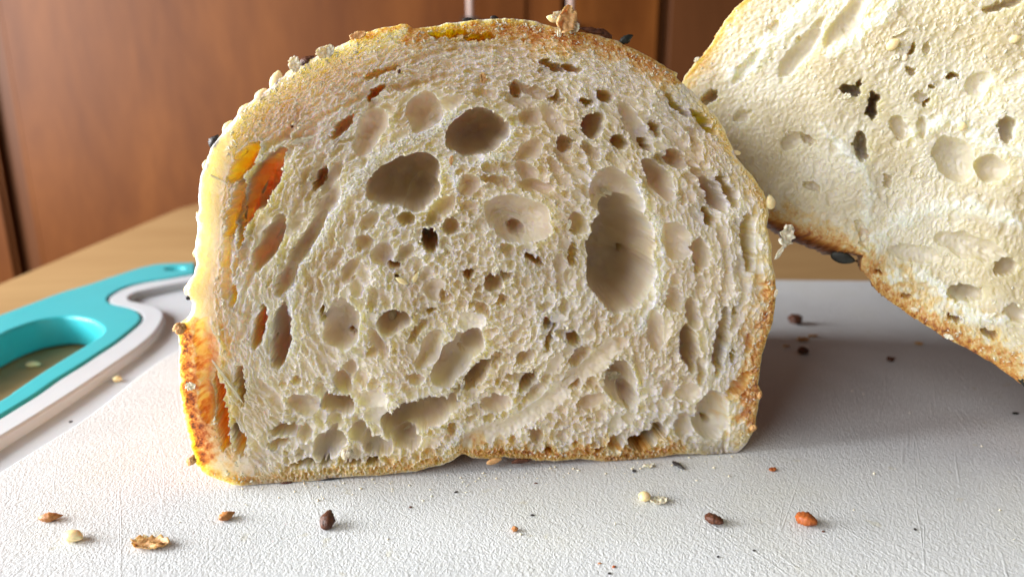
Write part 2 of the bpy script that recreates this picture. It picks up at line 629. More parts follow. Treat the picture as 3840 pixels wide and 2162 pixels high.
        for k in range(1, rows + 1):
            f = k / rows
            ff = f ** 1.6
            b_ = bulge * math.sin(min(1, f * 2.2) * math.pi / 2) * (1 if f < .8 else 1 - (f - .8) * 3)
            pk = RP - s.n * (s.thick * ff) + out * (b_ - 0.006 * f * (s.thick > .05) + fl_ * math.sin(min(1, f * 1.2) * math.pi / 2) + sn[k] * 0.00016 * min(1, k / 3))[:, None]
            allV.append(pk)
            cc = np.clip(sc_ + 0.10 * sn[k] * min(1, k / 3) * (0.3 + sc_), 0.0, 1)
            allC.append(ringc * max(0, 1 - f * 5) + cc * min(1, f * 5))
            cur = base + np.arange(nr)
            nx = np.roll(cur, -1)
            pn = np.roll(prev, -1)
            allF.append(np.stack([prev, pn, nx, cur], -1))
            base += nr
            prev = cur
        # back: shrink to the centre
        for k, f in enumerate((0.9, 0.6, 0.3, 0.02)):
            cb = cpt - s.n * s.thick
            pk = cb + (RP - s.n * s.thick - cb) * f
            allV.append(pk)
            allC.append(np.full(nr, 0.05))
            cur = base + np.arange(nr)
            allF.append(np.stack([prev, np.roll(prev, -1), np.roll(cur, -1), cur], -1))
            base += nr
            prev = cur
        V = np.concatenate(allV)
        V[:, 2] = np.maximum(V[:, 2], 0.0002)
        F = np.concatenate(allF)[:, ::-1]
        me = fast_mesh(s.name, V - s.O, F)
        at = me.attributes.new('crust', 'FLOAT', 'POINT')
        at.data.foreach_set('value', np.concatenate(allC).astype(np.float32))
        at = me.attributes.new('film', 'FLOAT', 'POINT')
        at.data.foreach_set('value', np.concatenate([fi, np.zeros(len(V) - len(fi))]).astype(np.float32))
        s.obj = link('crumb', me, mtl)
        return s.obj

    def at(s, x, y, lift=0.0):
        """world point on the finished surface"""
        j, i = x - s.box[0], y - s.box[1]
        d = float(bil(s.Dfin, np.array([float(j)]), np.array([float(i)]))[0]) if 0 <= j < s.W and 0 <= i < s.H else 0
        return s.plane(x, y) - s.n * (d * s.px) + s.n * lift

    def prep(s):
        s.cn = np.clip(spectral(s.H, s.W, 14, 120, s.seed + 3, 1.2), -1.6, 1.6)
        s.cn2 = spectral(s.H, s.W, 5, 40, s.seed + 4, 1.0)
        poly = np.array(s.outline)
        q = 4
        X, Y = s.X[::q, ::q], s.Y[::q, ::q]
        ins = np.zeros(X.shape, bool)
        n = len(poly)
        for i in range(n):
            x0, y0 = poly[i]
            x1, y1 = poly[(i + 1) % n]
            c = ((y0 > Y) != (y1 > Y)) & (X < (x1 - x0) * (Y - y0) / (y1 - y0 + 1e-9) + x0)
            ins ^= c
        s.inside = np.kron(ins, np.ones((q, q), bool))[:s.H, :s.W]


# ---- front slice
OUT1 = [(620, 1221), (585, 1218), (555, 1208), (525, 1196), (505, 1184), (492, 1165), (483, 1130), (474, 1100), (463, 1060), (457, 1010),
        (451, 960), (449, 915), (452, 880), (448, 845), (444, 824), (450, 812), (464, 803), (476, 792), (483, 778), (484, 760), (470, 745),
        (467, 728), (474, 708), (488, 690), (493, 665), (489, 640), (493, 600), (498, 570), (493, 545), (500, 535), (499, 490), (504, 450),
        (512, 420), (522, 392), (536, 366), (555, 340), (580, 308), (610, 275), (640, 250), (672, 226), (700, 202), (735, 178), (775, 152),
        (822, 130), (860, 112), (888, 97), (915, 85), (950, 72), (1000, 64), (1022, 60), (1040, 72), (1080, 68), (1130, 58), (1200, 50), (1250, 47), (1300, 47),
        (1350, 55), (1400, 70), (1450, 80), (1500, 88), (1550, 103), (1600, 126), (1640, 148), (1675, 168), (1703, 185), (1700, 196), (1722, 215),
        (1760, 250), (1800, 290), (1825, 330), (1842, 370), (1850, 395), (1870, 418), (1895, 445), (1912, 470), (1925, 495), (1932, 540),
        (1928, 570), (1938, 610), (1940, 650), (1948, 690), (1952, 735), (1947, 775), (1942, 815), (1930, 850), (1915, 890), (1912, 930),
        (1905, 965), (1916, 990), (1906, 1020), (1900, 1060), (1893, 1085), (1880, 1112), (1862, 1132), (1840, 1145), (1800, 1150), (1760, 1141),
        (1700, 1141), (1650, 1150), (1600, 1160), (1550, 1163), (1500, 1157), (1450, 1153), (1400, 1158), (1350, 1158), (1290, 1150), (1230, 1152), (1190, 1152),
        (1172, 1143), (1160, 1140), (1140, 1156), (1110, 1168), (1060, 1180), (1000, 1189), (950, 1194), (900, 1196), (850, 1200), (800, 1206),
        (750, 1212), (700, 1219), (660, 1222)]
O1 = [-0.0022, 0.0024, 0.0]
yaw1 = math.atan2(0.0092 + 0.0045, 0.0494 + 0.0538)
L1 = Loaf('bread_slice', O1, yaw1, (430, 20, 1980, 1240), OUT1, (1200, 640), 0.085, 100)
L1.prep()
b = L1.bubble
# large traced pockets: x, y, half length, half width, direction, depth
b(1202, 335, 82, 58, 18, 95, .8, .45)
b(1165, 350, 40, 42, 20, 70, 0, .45)
b(1015, 452, 100, 56, 24, 100, .8, .42)
b(1055, 480, 55, 46, 40, 95, .2, .42)
b(1563, 640, 148, 84, 86, 150, .7, .42)
b(1570, 700, 80, 78, 90, 150, 0, .4)
b(1555, 505, 95, 60, 115, 42, .3, .6)
b(1490, 314, 36, 31, 120, 60, .9, .4)
b(1560, 356, 23, 19, 140, 45, .9, .4)
b(612, 408, 66, 22, 55, 60, .5, .45)
b(590, 520, 85, 15, 76, 36, .4, .5)
b(663, 455, 92, 34, 62, 85, .8, .42)
b(622, 520, 62, 20, 72, 66, .4, .45)
b(606, 590, 40, 10, 80, 40, .5, .5)
b(675, 612, 82, 27, 64, 46, .6, .5)
b(803, 452, 34, 13, 66, 45, .7, .4)
b(770, 610, 105, 20, 58, 34, .3, .6)
b(822, 510, 60, 22, 60, 26, .2, .6)
b(720, 700, 50, 20, 66, 30, .4, .6)
b(706, 845, 82, 23, 86, 62, .8, .42)
b(652, 822, 62, 14, 78, 56, .7, .42)
b(585, 742, 30, 7, 82, 44, .7, .4)
b(555, 1040, 100, 15, 97, 62, .6, .42)
b(598, 1112, 40, 15, 105, 46, .5, .45)
b(603, 970, 55, 14, 95, 30, .4, .5)
b(522, 885, 95, 32, 96, 20, .1, .8)
b(520, 1010, 60, 20, 96, 26, .1, .8)
b(1336, 293, 34, 28, 10, 22, .7, .5)
b(1066, 285, 52, 46, 40, 32, .5, .55)
b(930, 330, 70, 36, 62, 26, .2, .7)
b(1090, 300, 24, 14, 10, 30, .4, .5)
b(862, 316, 45, 14, 44, 30, .5, .5)
b(943, 233, 32, 10, 52, 40, .5, .4)
b(857, 818, 66, 46, 88, 38, .6, .5)
b(884, 845, 12, 9, 90, 60, .2, .5)
b(812, 786, 18, 8, 80, 46, .8, .4)
b(1150, 900, 92, 40, 48, 44, .7, .5)
b(1182, 872, 42, 28, 52, 55, .3, .5)
b(1080, 880, 55, 26, 58, 28, .4, .55)
b(1050, 835, 40, 12, 52, 24, .6, .55)
b(1200, 945, 55, 20, 52, 50, .6, .45)
b(1140, 1000, 34, 9, 62, 80, .4, .4)
b(1062, 1040, 98, 36, 16, 72, .7, .42)
b(1010, 1060, 55, 40, 20, 80, .2, .42)
b(1022, 1110, 40, 24, 0, 52, .5, .5)
b(948, 1120, 42, 22, 170, 42, .8, .5)
b(850, 1020, 43, 32, 2, 56, .8, .3)
b(765, 1020, 44, 28, 170, 28, .6, .5)
b(940, 1003, 36, 26, 5, 16, .5, .6)
b(948, 1045, 34, 24, 5, 14, .5, .6)
b(826, 1120, 46, 34, 30, 40, .6, .5)
b(715, 1085, 36, 16, 8, 30, .6, .5)
b(700, 1120, 30, 12, 12, 26, .6, .5)
b(1300, 548, 92, 56, 160, 30, .3, .6)
b(1292, 573, 54, 38, 170, 34, .9, .6)
b(1304, 580, 26, 22, 170, 58, .4, .5)
b(1080, 604, 33, 22, 88, 85, .6, .3)
b(1345, 655, 30, 8, 146, 50, .5, .4)
b(988, 812, 40, 34, 20, 52, .5, .5)
b(935, 885, 22, 16, 30, 20, .6, .5)
b(1440, 965, 27, 18, 178, 46, .9, .4)
b(1562, 962, 58, 44, 95, 44, .6, .5)
b(1585, 1000, 30, 22, 95, 52, .3, .5)
b(1736, 872, 62, 23, 94, 58, .8, .42)
b(1815, 862, 92, 17, 82, 42, .8, .45)
b(1845, 900, 18, 7, 88, 36, .7, .4)
b(1884, 612, 78, 16, 94, 46, .7, .45)
b(1703, 265, 44, 9, 136, 34, .6, .5)
b(1770, 306, 48, 13, 134, 46, .8, .42)
b(1790, 1045, 62, 42, 80, 40, .5, .55)
b(1796, 1078, 15, 12, 90, 58, .4, .5)
b(1722, 1070, 36, 24, 80, 26, .5, .55)
b(1632, 1102, 52, 21, 30, 85, .6, .35)
b(1612, 1116, 24, 18, 20, 85, .2, .35)
b(1446, 856, 22, 18, 150, 46, .8, .42)
b(1384, 852, 40, 8, 68, 32, .5, .5)
b(1377, 810, 16, 13, 90, 34, .7, .5)
b(1330, 960, 32, 16, 50, 50, .5, .45)
b(1350, 985, 60, 16, 48, 24, .2, .6)
b(1660, 452, 62, 26, 128, 40, .7, .5)
b(1702, 400, 34, 24, 140, 36, .6, .5)
b(1663, 400, 22, 15, 130, 26, .7, .5)
b(1800, 492, 52, 18, 118, 40, .7, .5)
b(1760, 440, 60, 15, 124, 22, .3, .6)
b(1786, 545, 26, 16, 120, 44, .7, .45)
b(1832, 478, 52, 12, 118, 40, .5, .45)
b(1702, 605, 46, 36, 110, 24, .4, .6)
b(1764, 640, 40, 24, 95, 34, .5, .5)
b(1757, 678, 14, 11, 95, 38, .7, .5)
b(1625, 672, 17, 15, 90, 160, .3, .4)
b(1596, 318, 74, 23, 122, 26, .6, .55)
b(1627, 364, 18, 12, 130, 44, .5, .45)
b(1652, 324, 26, 13, 128, 36, .7, .5)
b(1424, 364, 24, 21, 90, 34, .8, .45)
b(1519, 242, 24, 18, 160, 38, .8, .45)
b(1300, 227, 18, 17, 90, 34, .7, .45)
b(1390, 165, 36, 10, 160, 34, .6, .5)
b(1440, 172, 30, 8, 165, 32, .6, .5)
b(1400, 250, 20, 12, 160, 26, .6, .5)
b(1475, 255, 16, 9, 160, 34, .7, .5)
b(1400, 240, 14, 10, 90, 30, .7, .5)
b(960, 640, 34, 30, 10, 24, .6, .5)
b(993, 668, 20, 14, 10, 46, .7, .45)
b(1243, 713, 28, 21, 30, 36, .8, .45)
b(1272, 690, 16, 12, 20, 30, .8, .45)
b(1180, 690, 14, 12, 20, 34, .8, .45)
b(1085, 785, 13, 11, 0, 38, .7, .45)
b(1420, 770, 22, 14, 100, 20, .5, .5)
b(1262, 755, 18, 16, 90, 20, .6, .5)
b(1443, 640, 30, 14, 95, 30, .6, .5)
b(1120, 745, 16, 15, 90, 22, .6, .5)
b(915, 610, 24, 20, 10, 26, .8, .5)
b(930, 555, 30, 18, 30, 24, .8, .5)
b(1020, 550, 24, 18, 10, 30, .8, .5)
b(880, 930, 28, 20, 60, 22, .5, .5)
b(765, 1170, 40, 10, 10, 32, .5, .5)
b(820, 1168, 18, 8, 10, 44, .5, .5)
b(940, 1162, 18, 9, 10, 44, .5, .5)
b(890, 1165, 24, 8, 6, 30, .5, .5)
b(1380, 1135, 12, 7, 0, 30, .5, .5)
b(1510, 1130, 12, 6, 0, 34, .5, .5)
b(1250, 455, 40, 14, 165, 24, .5, .5)
b(1350, 470, 46, 18, 170, 26, .5, .5)
b(1180, 465, 38, 26, 20, 20, .5, .6)
b(1330, 380, 44, 24, 40, 22, .4, .6)
b(1115, 520, 38, 22, 40, 24, .4, .6)
b(1850, 780, 14, 9, 90, 30, .5, .5)
b(1700, 760, 30, 22, 95, 26, .5, .55)
b(1745, 790, 40, 20, 95, 30, .6, .5)
b(1650, 830, 60, 22, 95, 22, .3, .6)
b(1540, 870, 40, 20, 20, 20, .3, .6)
b(1490, 1010, 40, 20, 20, 20, .3, .6)
b(1250, 905, 22, 16, 60, 22, .5, .5)
b(960, 180, 50, 9, 20, 22, .4, .5)
b(1130, 85, 60, 9, 4, 30, .4, .5)
b(1210, 92, 44, 9, 4, 34, .4, .5)
b(1030, 215, 60, 10, 12, 18, .3, .5)
# smooth diagonal trough
tr = dist_poly(L1.X, L1.Y, [(1180, 1108), (1290, 1072), (1400, 995), (1500, 905), (1540, 870)])
f = np.clip(1.15 - tr / 26, 0, 1)
L1.D = np.maximum(L1.D * (1 - f), 18 * f ** 0.8)
L1.occ |= tr < 22
# smooth films of the swirl
film = np.zeros_like(L1.D)
for pts, hw in (([(1150, 285), (1080, 335), (985, 372), (900, 440), (850, 520), (790, 615), (738, 690), (727, 780), (728, 880)], 20),
                ([(1260, 395), (1180, 410), (1120, 400)], 14),
                ([(1600, 460), (1655, 560), (1668, 660), (1650, 760), (1610, 830)], 16),
                ([(1150, 470), (1130, 400)], 16),
                ([(1160, 1080), (1120, 1140)], 14),
                ([(1300, 305), (1270, 370)], 10)):
    d = dist_poly(L1.X, L1.Y, catmull(pts, 4).tolist())
    d = d + L1.cn * 4
    film = np.maximum(film, np.clip(1.2 - d / hw, 0, 1))
L1.D *= 1 - 0.35 * film * (L1.D < 20)
L1.D -= film * 9
L1.film = film


def dense1(x, y, e):
    if x < 640 and y < 1200:
        if y < 780 and x < 590:
            return 0.0 if e < 62 else 5
        if e < 100 and y > 780:
            return 0.0 if e < 70 else 9
    if y < 330 and x < 900:
        return 4.5 if e < 40 else 8.5
    if e < 14:
        return 4.0
    if e < 32:
        return 6.5
    if y < 220:
        return 11
    return 40


def elong1(x, y):
    rr = math.hypot((x - 1210) / 750, (y - 640) / 560)
    if y > 950 and 700 < x < 1750:
        return 1.25
    return 1.15 + 2.9 * min(rr, 1.1) ** 1.7 * (1.3 if x < 900 else 1)


L1.fill([(24, 160), (17, 600), (12.5, 1700), (9.5, 6000), (7.2, 26000), (5.4, 60000), (4.0, 70000)], (1210, 700), elong1, dense1, film)
# long stretched cells following the spiral of the rolled dough
for cxx, cyy, ra, rb, a0, a1, dp, wd in ((1210, 680, 640, 560, 152, 186, 14, 11), (1210, 680, 590, 520, 140, 176, 11, 9), (1210, 660, 620, 500, 40, 76, 9, 8), (1210, 660, 650, 470, 22, 52, 12, 10),
                                         (1230, 680, 600, 430, -12, 34, 12, 10), (1220, 680, 660, 460, -22, 16, 10, 9), (1210, 680, 500, 440, 148, 196, 10, 9), (1210, 660, 560, 540, 84, 128, 8, 8),
                                         (1220, 700, 540, 400, -30, 12, 9, 8), (1200, 640, 600, 455, 96, 136, 9, 8), (1210, 760, 430, 330, 170, 235, 10, 9), (1240, 700, 250, 170, -60, 60, 8, 8), (1210, 700, 330, 250, 20, 90, 8, 8)):
    pts = [(cxx + ra * math.cos(R(a0 + (a1 - a0) * k / 12)), cyy - rb * math.sin(R(a0 + (a1 - a0) * k / 12))) for k in range(13)]
    d = dist_poly(L1.X, L1.Y, pts) + L1.cn * 2.5 + L1.wx * .8
    g_ = np.clip(1.1 - d / wd, 0, 1)
    L1.D = np.maximum(L1.D, dp * 1.6 * np.sqrt(g_)) - 3.0 * np.exp(-((d - wd * 1.25) / 3.0) ** 2) * (L1.D < 6)
# browning; strokes over the left pockets put translucent glow into the colour
L1.paint([(463, 835), (470, 950), (488, 1075), (505, 1165)], 22, .8)
L1.paint([(500, 1175), (560, 1205), (640, 1215)], 13, .48)
L1.paint([(640, 1212), (800, 1198), (940, 1186), (1060, 1172), (1150, 1148)], 16, .42)
L1.paint([(1170, 1140), (1300, 1146), (1450, 1146), (1560, 1155), (1660, 1142)], 17, .66)
L1.paint([(1500, 1150), (1600, 1150), (1690, 1135)], 24, .58)
L1.paint([(1700, 1138), (1840, 1142), (1890, 1090)], 12, .22)
L1.paint([(1951, 720), (1940, 800), (1918, 870), (1904, 930), (1890, 1000), (1882, 1050)], 24, .70)
L1.paint([(1945, 690), (1930, 560), (1900, 460), (1840, 370), (1760, 255)], 14, .34)
L1.paint([(1040, 78), (1150, 72), (1250, 66), (1340, 74)], 24, .55)
L1.paint([(1340, 85), (1400, 95), (1460, 98)], 24, .62)
L1.paint([(1460, 95), (1560, 120), (1640, 160), (1705, 200)], 20, .60)
L1.paint([(890, 100), (950, 80), (1020, 66)], 11, .6)
L1.paint([(540, 960), (560, 1130)], 26, .35)  # inner crust tone plus the orange glow of the slot, painted in
L1.paint([(520, 860), (530, 960)], 34, .30)
L1.paint([(612, 408), (663, 455), (630, 530)], 24, .20)  # amber light coming through the pocket walls, painted as tint
print('px', L1.px, 'cover', (L1.occ & L1.inside).sum() / L1.inside.sum())
def sc1(x, y):
    v = np.full(x.shape, .34)
    v[(x < 900) & (y < 812)] = .07
    v[(x < 560) & (y >= 812)] = .62
    v[(y > 1130)] = .6
    v[(x > 1700) & (y < 720)] = .12
    v[(x > 1700) & (y >= 720) & (y < 1060)] = .55
    return v


crumb1 = L1.build(940, 44, M_bread, '', side_crust=sc1)
t1 = empty('bread_slice', O1, 'upright cut bread slice with large open holes, standing in the middle of the white board', 'bread slice')
crumb1.parent = t1

# ---- second piece, leaning behind on the right
OUT2 = [(1712, 215), (1722, 190), (1745, 165), (1790, 110), (1825, 50), (1850, 20), (1880, -8), (1940, -60), (2100, -160), (2350, -230), (2600, -200),
        (2800, -60), (2930, 150), (3010, 420), (3020, 700), (2960, 950), (2880, 1090), (2810, 1120), (2700, 1060), (2575, 970), (2500, 915), (2440, 880), (2380, 850),
        (2300, 800), (2250, 765), (2210, 735), (2180, 695), (2165, 675), (2166, 655), (2172, 640), (2140, 628), (2110, 612), (2060, 598), (2010, 580), (1970, 562), (1925, 540), (1880, 500), (1800, 400), (1735, 290)]
A = ony(2557, 300, 0.034)
yaw2 = R(-23)
L2 = Loaf('bread_slice', [A[0], A[1], 0.0], yaw2, (1690, -260, 3060, 1150), OUT2, (2380, 360), 0.028, 300)
L2.prep()
b = L2.bubble
b(2010, 130, 82, 24, 52, 26, .2, .7)
b(2035, 105, 50, 18, 52, 22, .2, .7)
b(2130, 50, 90, 26, 50, 20, .1, .8)
b(1880, 165, 60, 16, 52, 14, .1, .8)
b(1785, 245, 26, 16, 40, 30, .3, .5)
b(2194, 265, 40, 12, 82, 60, .5, .4)
b(2140, 226, 24, 16, 170, 48, .5, .4)
b(2158, 212, 14, 6, 60, 40, .3, .4)
b(2168, 375, 36, 15, 86, 50, .5, .45)
b(2160, 350, 24, 14, 80, 40, .3, .5)
b(2534, 325, 36, 20, 86, 36, .6, .45)
b(2490, 425, 48, 34, 140, 28, .3, .6)
b(2400, 400, 60, 50, 130, 24, .1, .7)
b(2320, 320, 14, 28, 0, 16, .3, .6)
b(2262, 322, 32, 18, 110, 20, .3, .6)
b(2399, 193, 20, 10, 10, 30, .6, .45)
b(2343, 222, 10, 7, 0, 26, .6, .45)
b(2313, 243, 16, 14, 0, 16, .4, .6)
b(2330, 256, 10, 7, 0, 30, .6, .5)
b(2290, 178, 14, 8, 160, 22, .4, .6)
b(2293, 123, 18, 8, 60, 28, .4, .5)
b(1990, 355, 30, 20, 20, 14, .1, .7)
b(2030, 352, 24, 10, 170, 20, .2, .6)
b(1865, 290, 26, 16, 20, 12, .1, .7)
b(2427, 738, 46, 22, 175, 30, .5, .5)
b(2530, 670, 30, 22, 20, 28, .4, .5)
b(2210, 685, 9, 6, 0, 26, .5, .5)
b(2280, 745, 14, 8, 0, 18, .5, .5)
b(2170, 590, 40, 14, 110, 14, .1, .7)
b(2230, 455, 12, 16, 0, 16, .4, .6)
b(2060, 60, 24, 12, 45, 12, .2, .7)
b(1950, 70, 20, 12, 45, 12, .2, .7)
b(2530, 10, 60, 14, 20, 24, .2, .6)
b(2330, 120, 16, 10, 60, 14, .3, .6)
b(2040, 470, 24, 10, 160, 18, .4, .6)
b(2460, 210, 40, 26, 30, 14, .1, .7)
b(2440, 620, 90, 30, 165, 14, .1, .8)
b(2300, 640, 70, 24, 170, 12, .1, .8)
b(2560, 790, 36, 20, 150, 20, .3, .6)
b(2490, 840, 26, 12, 150, 30, .3, .6)
b(2400, 800, 22, 10, 150, 30, .3, .6)
L2.fill([(22, 50), (15, 260), (10, 1000), (7, 5000), (5, 16000), (3.8, 24000)], (2700, 700),
        lambda x, y: 1.9, lambda x, y, e: (5 if e < 30 else (9 if x < 2100 and y < 420 else 26)), None, (0.3, 0.75))
film2 = np.zeros_like(L2.D)
for pts, hw in (([(1850, 190), (1950, 100), (2060, -20)], 26), ([(2090, 140), (2200, 60), (2290, -40)], 18), ([(2170, 640), (2260, 560), (2400, 520), (2560, 560)], 22),
                ([(2200, 700), (2330, 700), (2420, 780), (2520, 800)], 18), ([(2300, 330), (2400, 300), (2480, 360), (2600, 380)], 16), ([(2080, 330), (2180, 450), (2180, 560)], 16)):
    d = dist_poly(L2.X, L2.Y, catmull(pts, 4).tolist()) + L2.cn * 6
    film2 = np.maximum(film2, np.clip(1.2 - d / hw, 0, 1))
L2.D -= film2 * 6
L2.film = film2
L2.paint([(1712, 205), (1760, 145), (1820, 55), (1870, -5), (1950, -70)], 15, .36)
L2.paint([(1925, 540), (2010, 576), (2110, 608), (2170, 640)], 22, .45)
L2.paint([(1960, 560), (2060, 598)], 12, .7)
L2.paint([(2170, 690), (2250, 765), (2380, 850), (2500, 915), (2700, 1060)], 36, .58)
L2.paint([(2260, 770), (2380, 852), (2500, 917), (2700, 1062)], 18, .78)
L2.paint([(1735, 270), (1850, 440), (1925, 530)], 14, .3)
def sc2(x, y):
    v = np.full(x.shape, .9)
    v[y < 300] = .35
    return v


crumb2 = L2.build(560, 26, M_bread2, '', rim_amp=1.0, rough=0.35, side_crust=sc2, bulge=0.0004, flare=lambda x, y: .0060 * ((x > 1900) & (x < 2150) & (y > 530)))
t2 = empty('bread_slice', L2.O, 'larger pale cut piece of seeded bread leaning behind the slice at the right edge', 'bread slice')
crumb2.parent = t2


# ------------------------------------------------------------------ small things: seeds, flakes
def blob(L, Wd, Ht, seed, point=0.0, wrinkle=0.0, nu=22, nv=14, wf=5.0, flat=0.0):
    """seed shape along x; point sharpens the +x end"""
    V = []
    for i in range(nu + 1):
        t = i / nu
        ang = t * math.pi
        x = -math.cos(ang)
        r = math.sin(ang) ** 0.85
        if point:
            r *= 1 - point * max(0, x) ** 1.3 * 0.75
        if point > 0.9:
            r *= 1 - 0.35 * max(0, -x) ** 2
        for j in range(nv):
            a = 2 * math.pi * j / nv
            y, z = r * math.cos(a), r * math.sin(a)
            p = Vector((x, y, z))
            k = 1.0
            if wrinkle:
                q = p * wf + Vector((seed * 3.1, seed * 1.7, 0))
                k += wrinkle * mnoise.noise(q) + wrinkle * 0.6 * mnoise.noise(q * 2.3)
                k += wrinkle * 0.5 * math.sin(a * 5 + x * 2 + seed)
            V.append((x * L / 2 * (1 + (k - 1) * 0.4), y * Wd / 2 * k, z * Ht / 2 * k))
    F = []
    for i in range(nu):
        for j in range(nv):
            F.append((i * nv + j, i * nv + (j + 1) % nv, (i + 1) * nv + (j + 1) % nv, (i + 1) * nv + j))
    me = fast_mesh('seed', V, F)
    return me


def flake(L, Wd, thick, seed, curl=0.5, n=16, m=10, crinkle=0.35):
    """crinkled thin shred with a ragged outline and real thickness"""
    V = []
    s0 = seed * 7.13
    for side in (1, -1):
        for i in range(n + 1):
            for j in range(m + 1):
                u, v = i / n * 2 - 1, j / m * 2 - 1
                rr = 1 + 0.28 * mnoise.noise(Vector((u * 2 + s0, v * 2, 1.3)))
                # squircle fill
                uu = u * math.sqrt(max(0, 1 - v * v * 0.45)) * rr
                vv = v * math.sqrt(max(0, 1 - u * u * 0.55)) * (rr + 0.3 * mnoise.noise(Vector((u * 3 + s0, 5, 0))))
                z = curl * (uu * uu * 0.5 + 0.3 * vv * vv) + crinkle * mnoise.noise(Vector((u * 2.2 + s0, v * 2.2, 0))) + crinkle * 0.6 * mnoise.noise(Vector((u * 5 + s0, v * 5, 0)))
                e = 1 - max(abs(u), abs(v)) ** 4
                V.append((uu * L / 2, vv * Wd / 2, z * Wd / 2 + side * thick / 2 * (0.25 + 0.75 * e)))
    F = []
    k = (n + 1) * (m + 1)
    for i in range(n):
        for j in range(m):
            a = i * (m + 1) + j
            q = (a, a + m + 1, a + m + 2, a + 1)
            F.append(q)
            F.append((q[3] + k, q[2] + k, q[1] + k, q[0] + k))
    per = [(i * (m + 1)) for i in range(n + 1)] + [n * (m + 1) + j for j in range(1, m + 1)] + [i * (m + 1) + m for i in range(n - 1, -1, -1)] + [j for j in range(m - 1, 0, -1)]
    for a, c in zip(per, per[1:] + per[:1]):
        F.append((c, a, a + k, c + k))
    return fast_mesh('flake', V, F)


def chunk(sz, seed):
    """torn clump of crumb, an irregular lump"""
    import bmesh
    bm = bmesh.new()
    bmesh.ops.create_icosphere(bm, subdivisions=4, radius=1)
    for v in bm.verts:
        p = v.co.copy()
        k = 1 + 0.5 * mnoise.noise(p * 1.3 + Vector((seed, 0, 0))) + 0.35 * abs(mnoise.noise(p * 3 + Vector((seed, 3, 0)))) + 0.3 * mnoise.noise(p * 7 + Vector((0, seed, 0)))
        v.co = Vector((p.x * sz[0], p.y * sz[1], p.z * sz[2])) * k * 0.5
    me = bpy.data.meshes.new('chunk')
    bm.to_mesh(me)
    bm.free()
    return me


PXM = {}


def on_loaf(loaf, root, kind, name, x, y, L, Wd, ang, m, seed=0, lift=0.2, tilt=0.0, back=0.0, label=None, **kw):
    """attach a seed or flake to a loaf. x,y,L,Wd in 2575 px on the cut plane; ang as seen; back = metres behind the cut"""
    px = loaf.px
    if kind == 'seed':
        me = blob(L * px, Wd * px, Wd * px * kw.get('h', 0.55), seed, kw.get('point', 0.6), kw.get('wr', 0.05))
    elif kind == 'flake':
        me = flake(L * px, Wd * px, kw.get('th', 0.00022), seed, kw.get('curl', 0.5), crinkle=kw.get('cr', 0.35))
    else:
        me = chunk((L * px, Wd * px, Wd * px * kw.get('h', .8)), seed)
    o = link(name, me, m)
    p = loaf.at(x, y) + loaf.n * (Wd * px * lift) - loaf.n * back
    # basis: local x -> in plane direction, z -> plane normal
    c, s_ = math.cos(R(ang)), math.sin(R(ang))
    ex = loaf.t * c + np.array([0, 0, 1.0]) * s_
    ez = loaf.n
    ey = np.cross(ez, ex)
    M = Matrix(((ex[0], ey[0], ez[0]), (ex[1], ey[1], ez[1]), (ex[2], ey[2], ez[2]))).to_4x4()
    M = M @ Matrix.Rotation(R(tilt), 4, 'Y') @ Matrix.Rotation(R(kw.get('roll', 0)), 4, 'X')
    o.parent = root
    lp = Vector(p) - Vector(loaf.O)
    o.matrix_local = Matrix.Translation(lp) @ M
    if label:
        o['label'] = label
    return o


SES = 'sesame_seed'
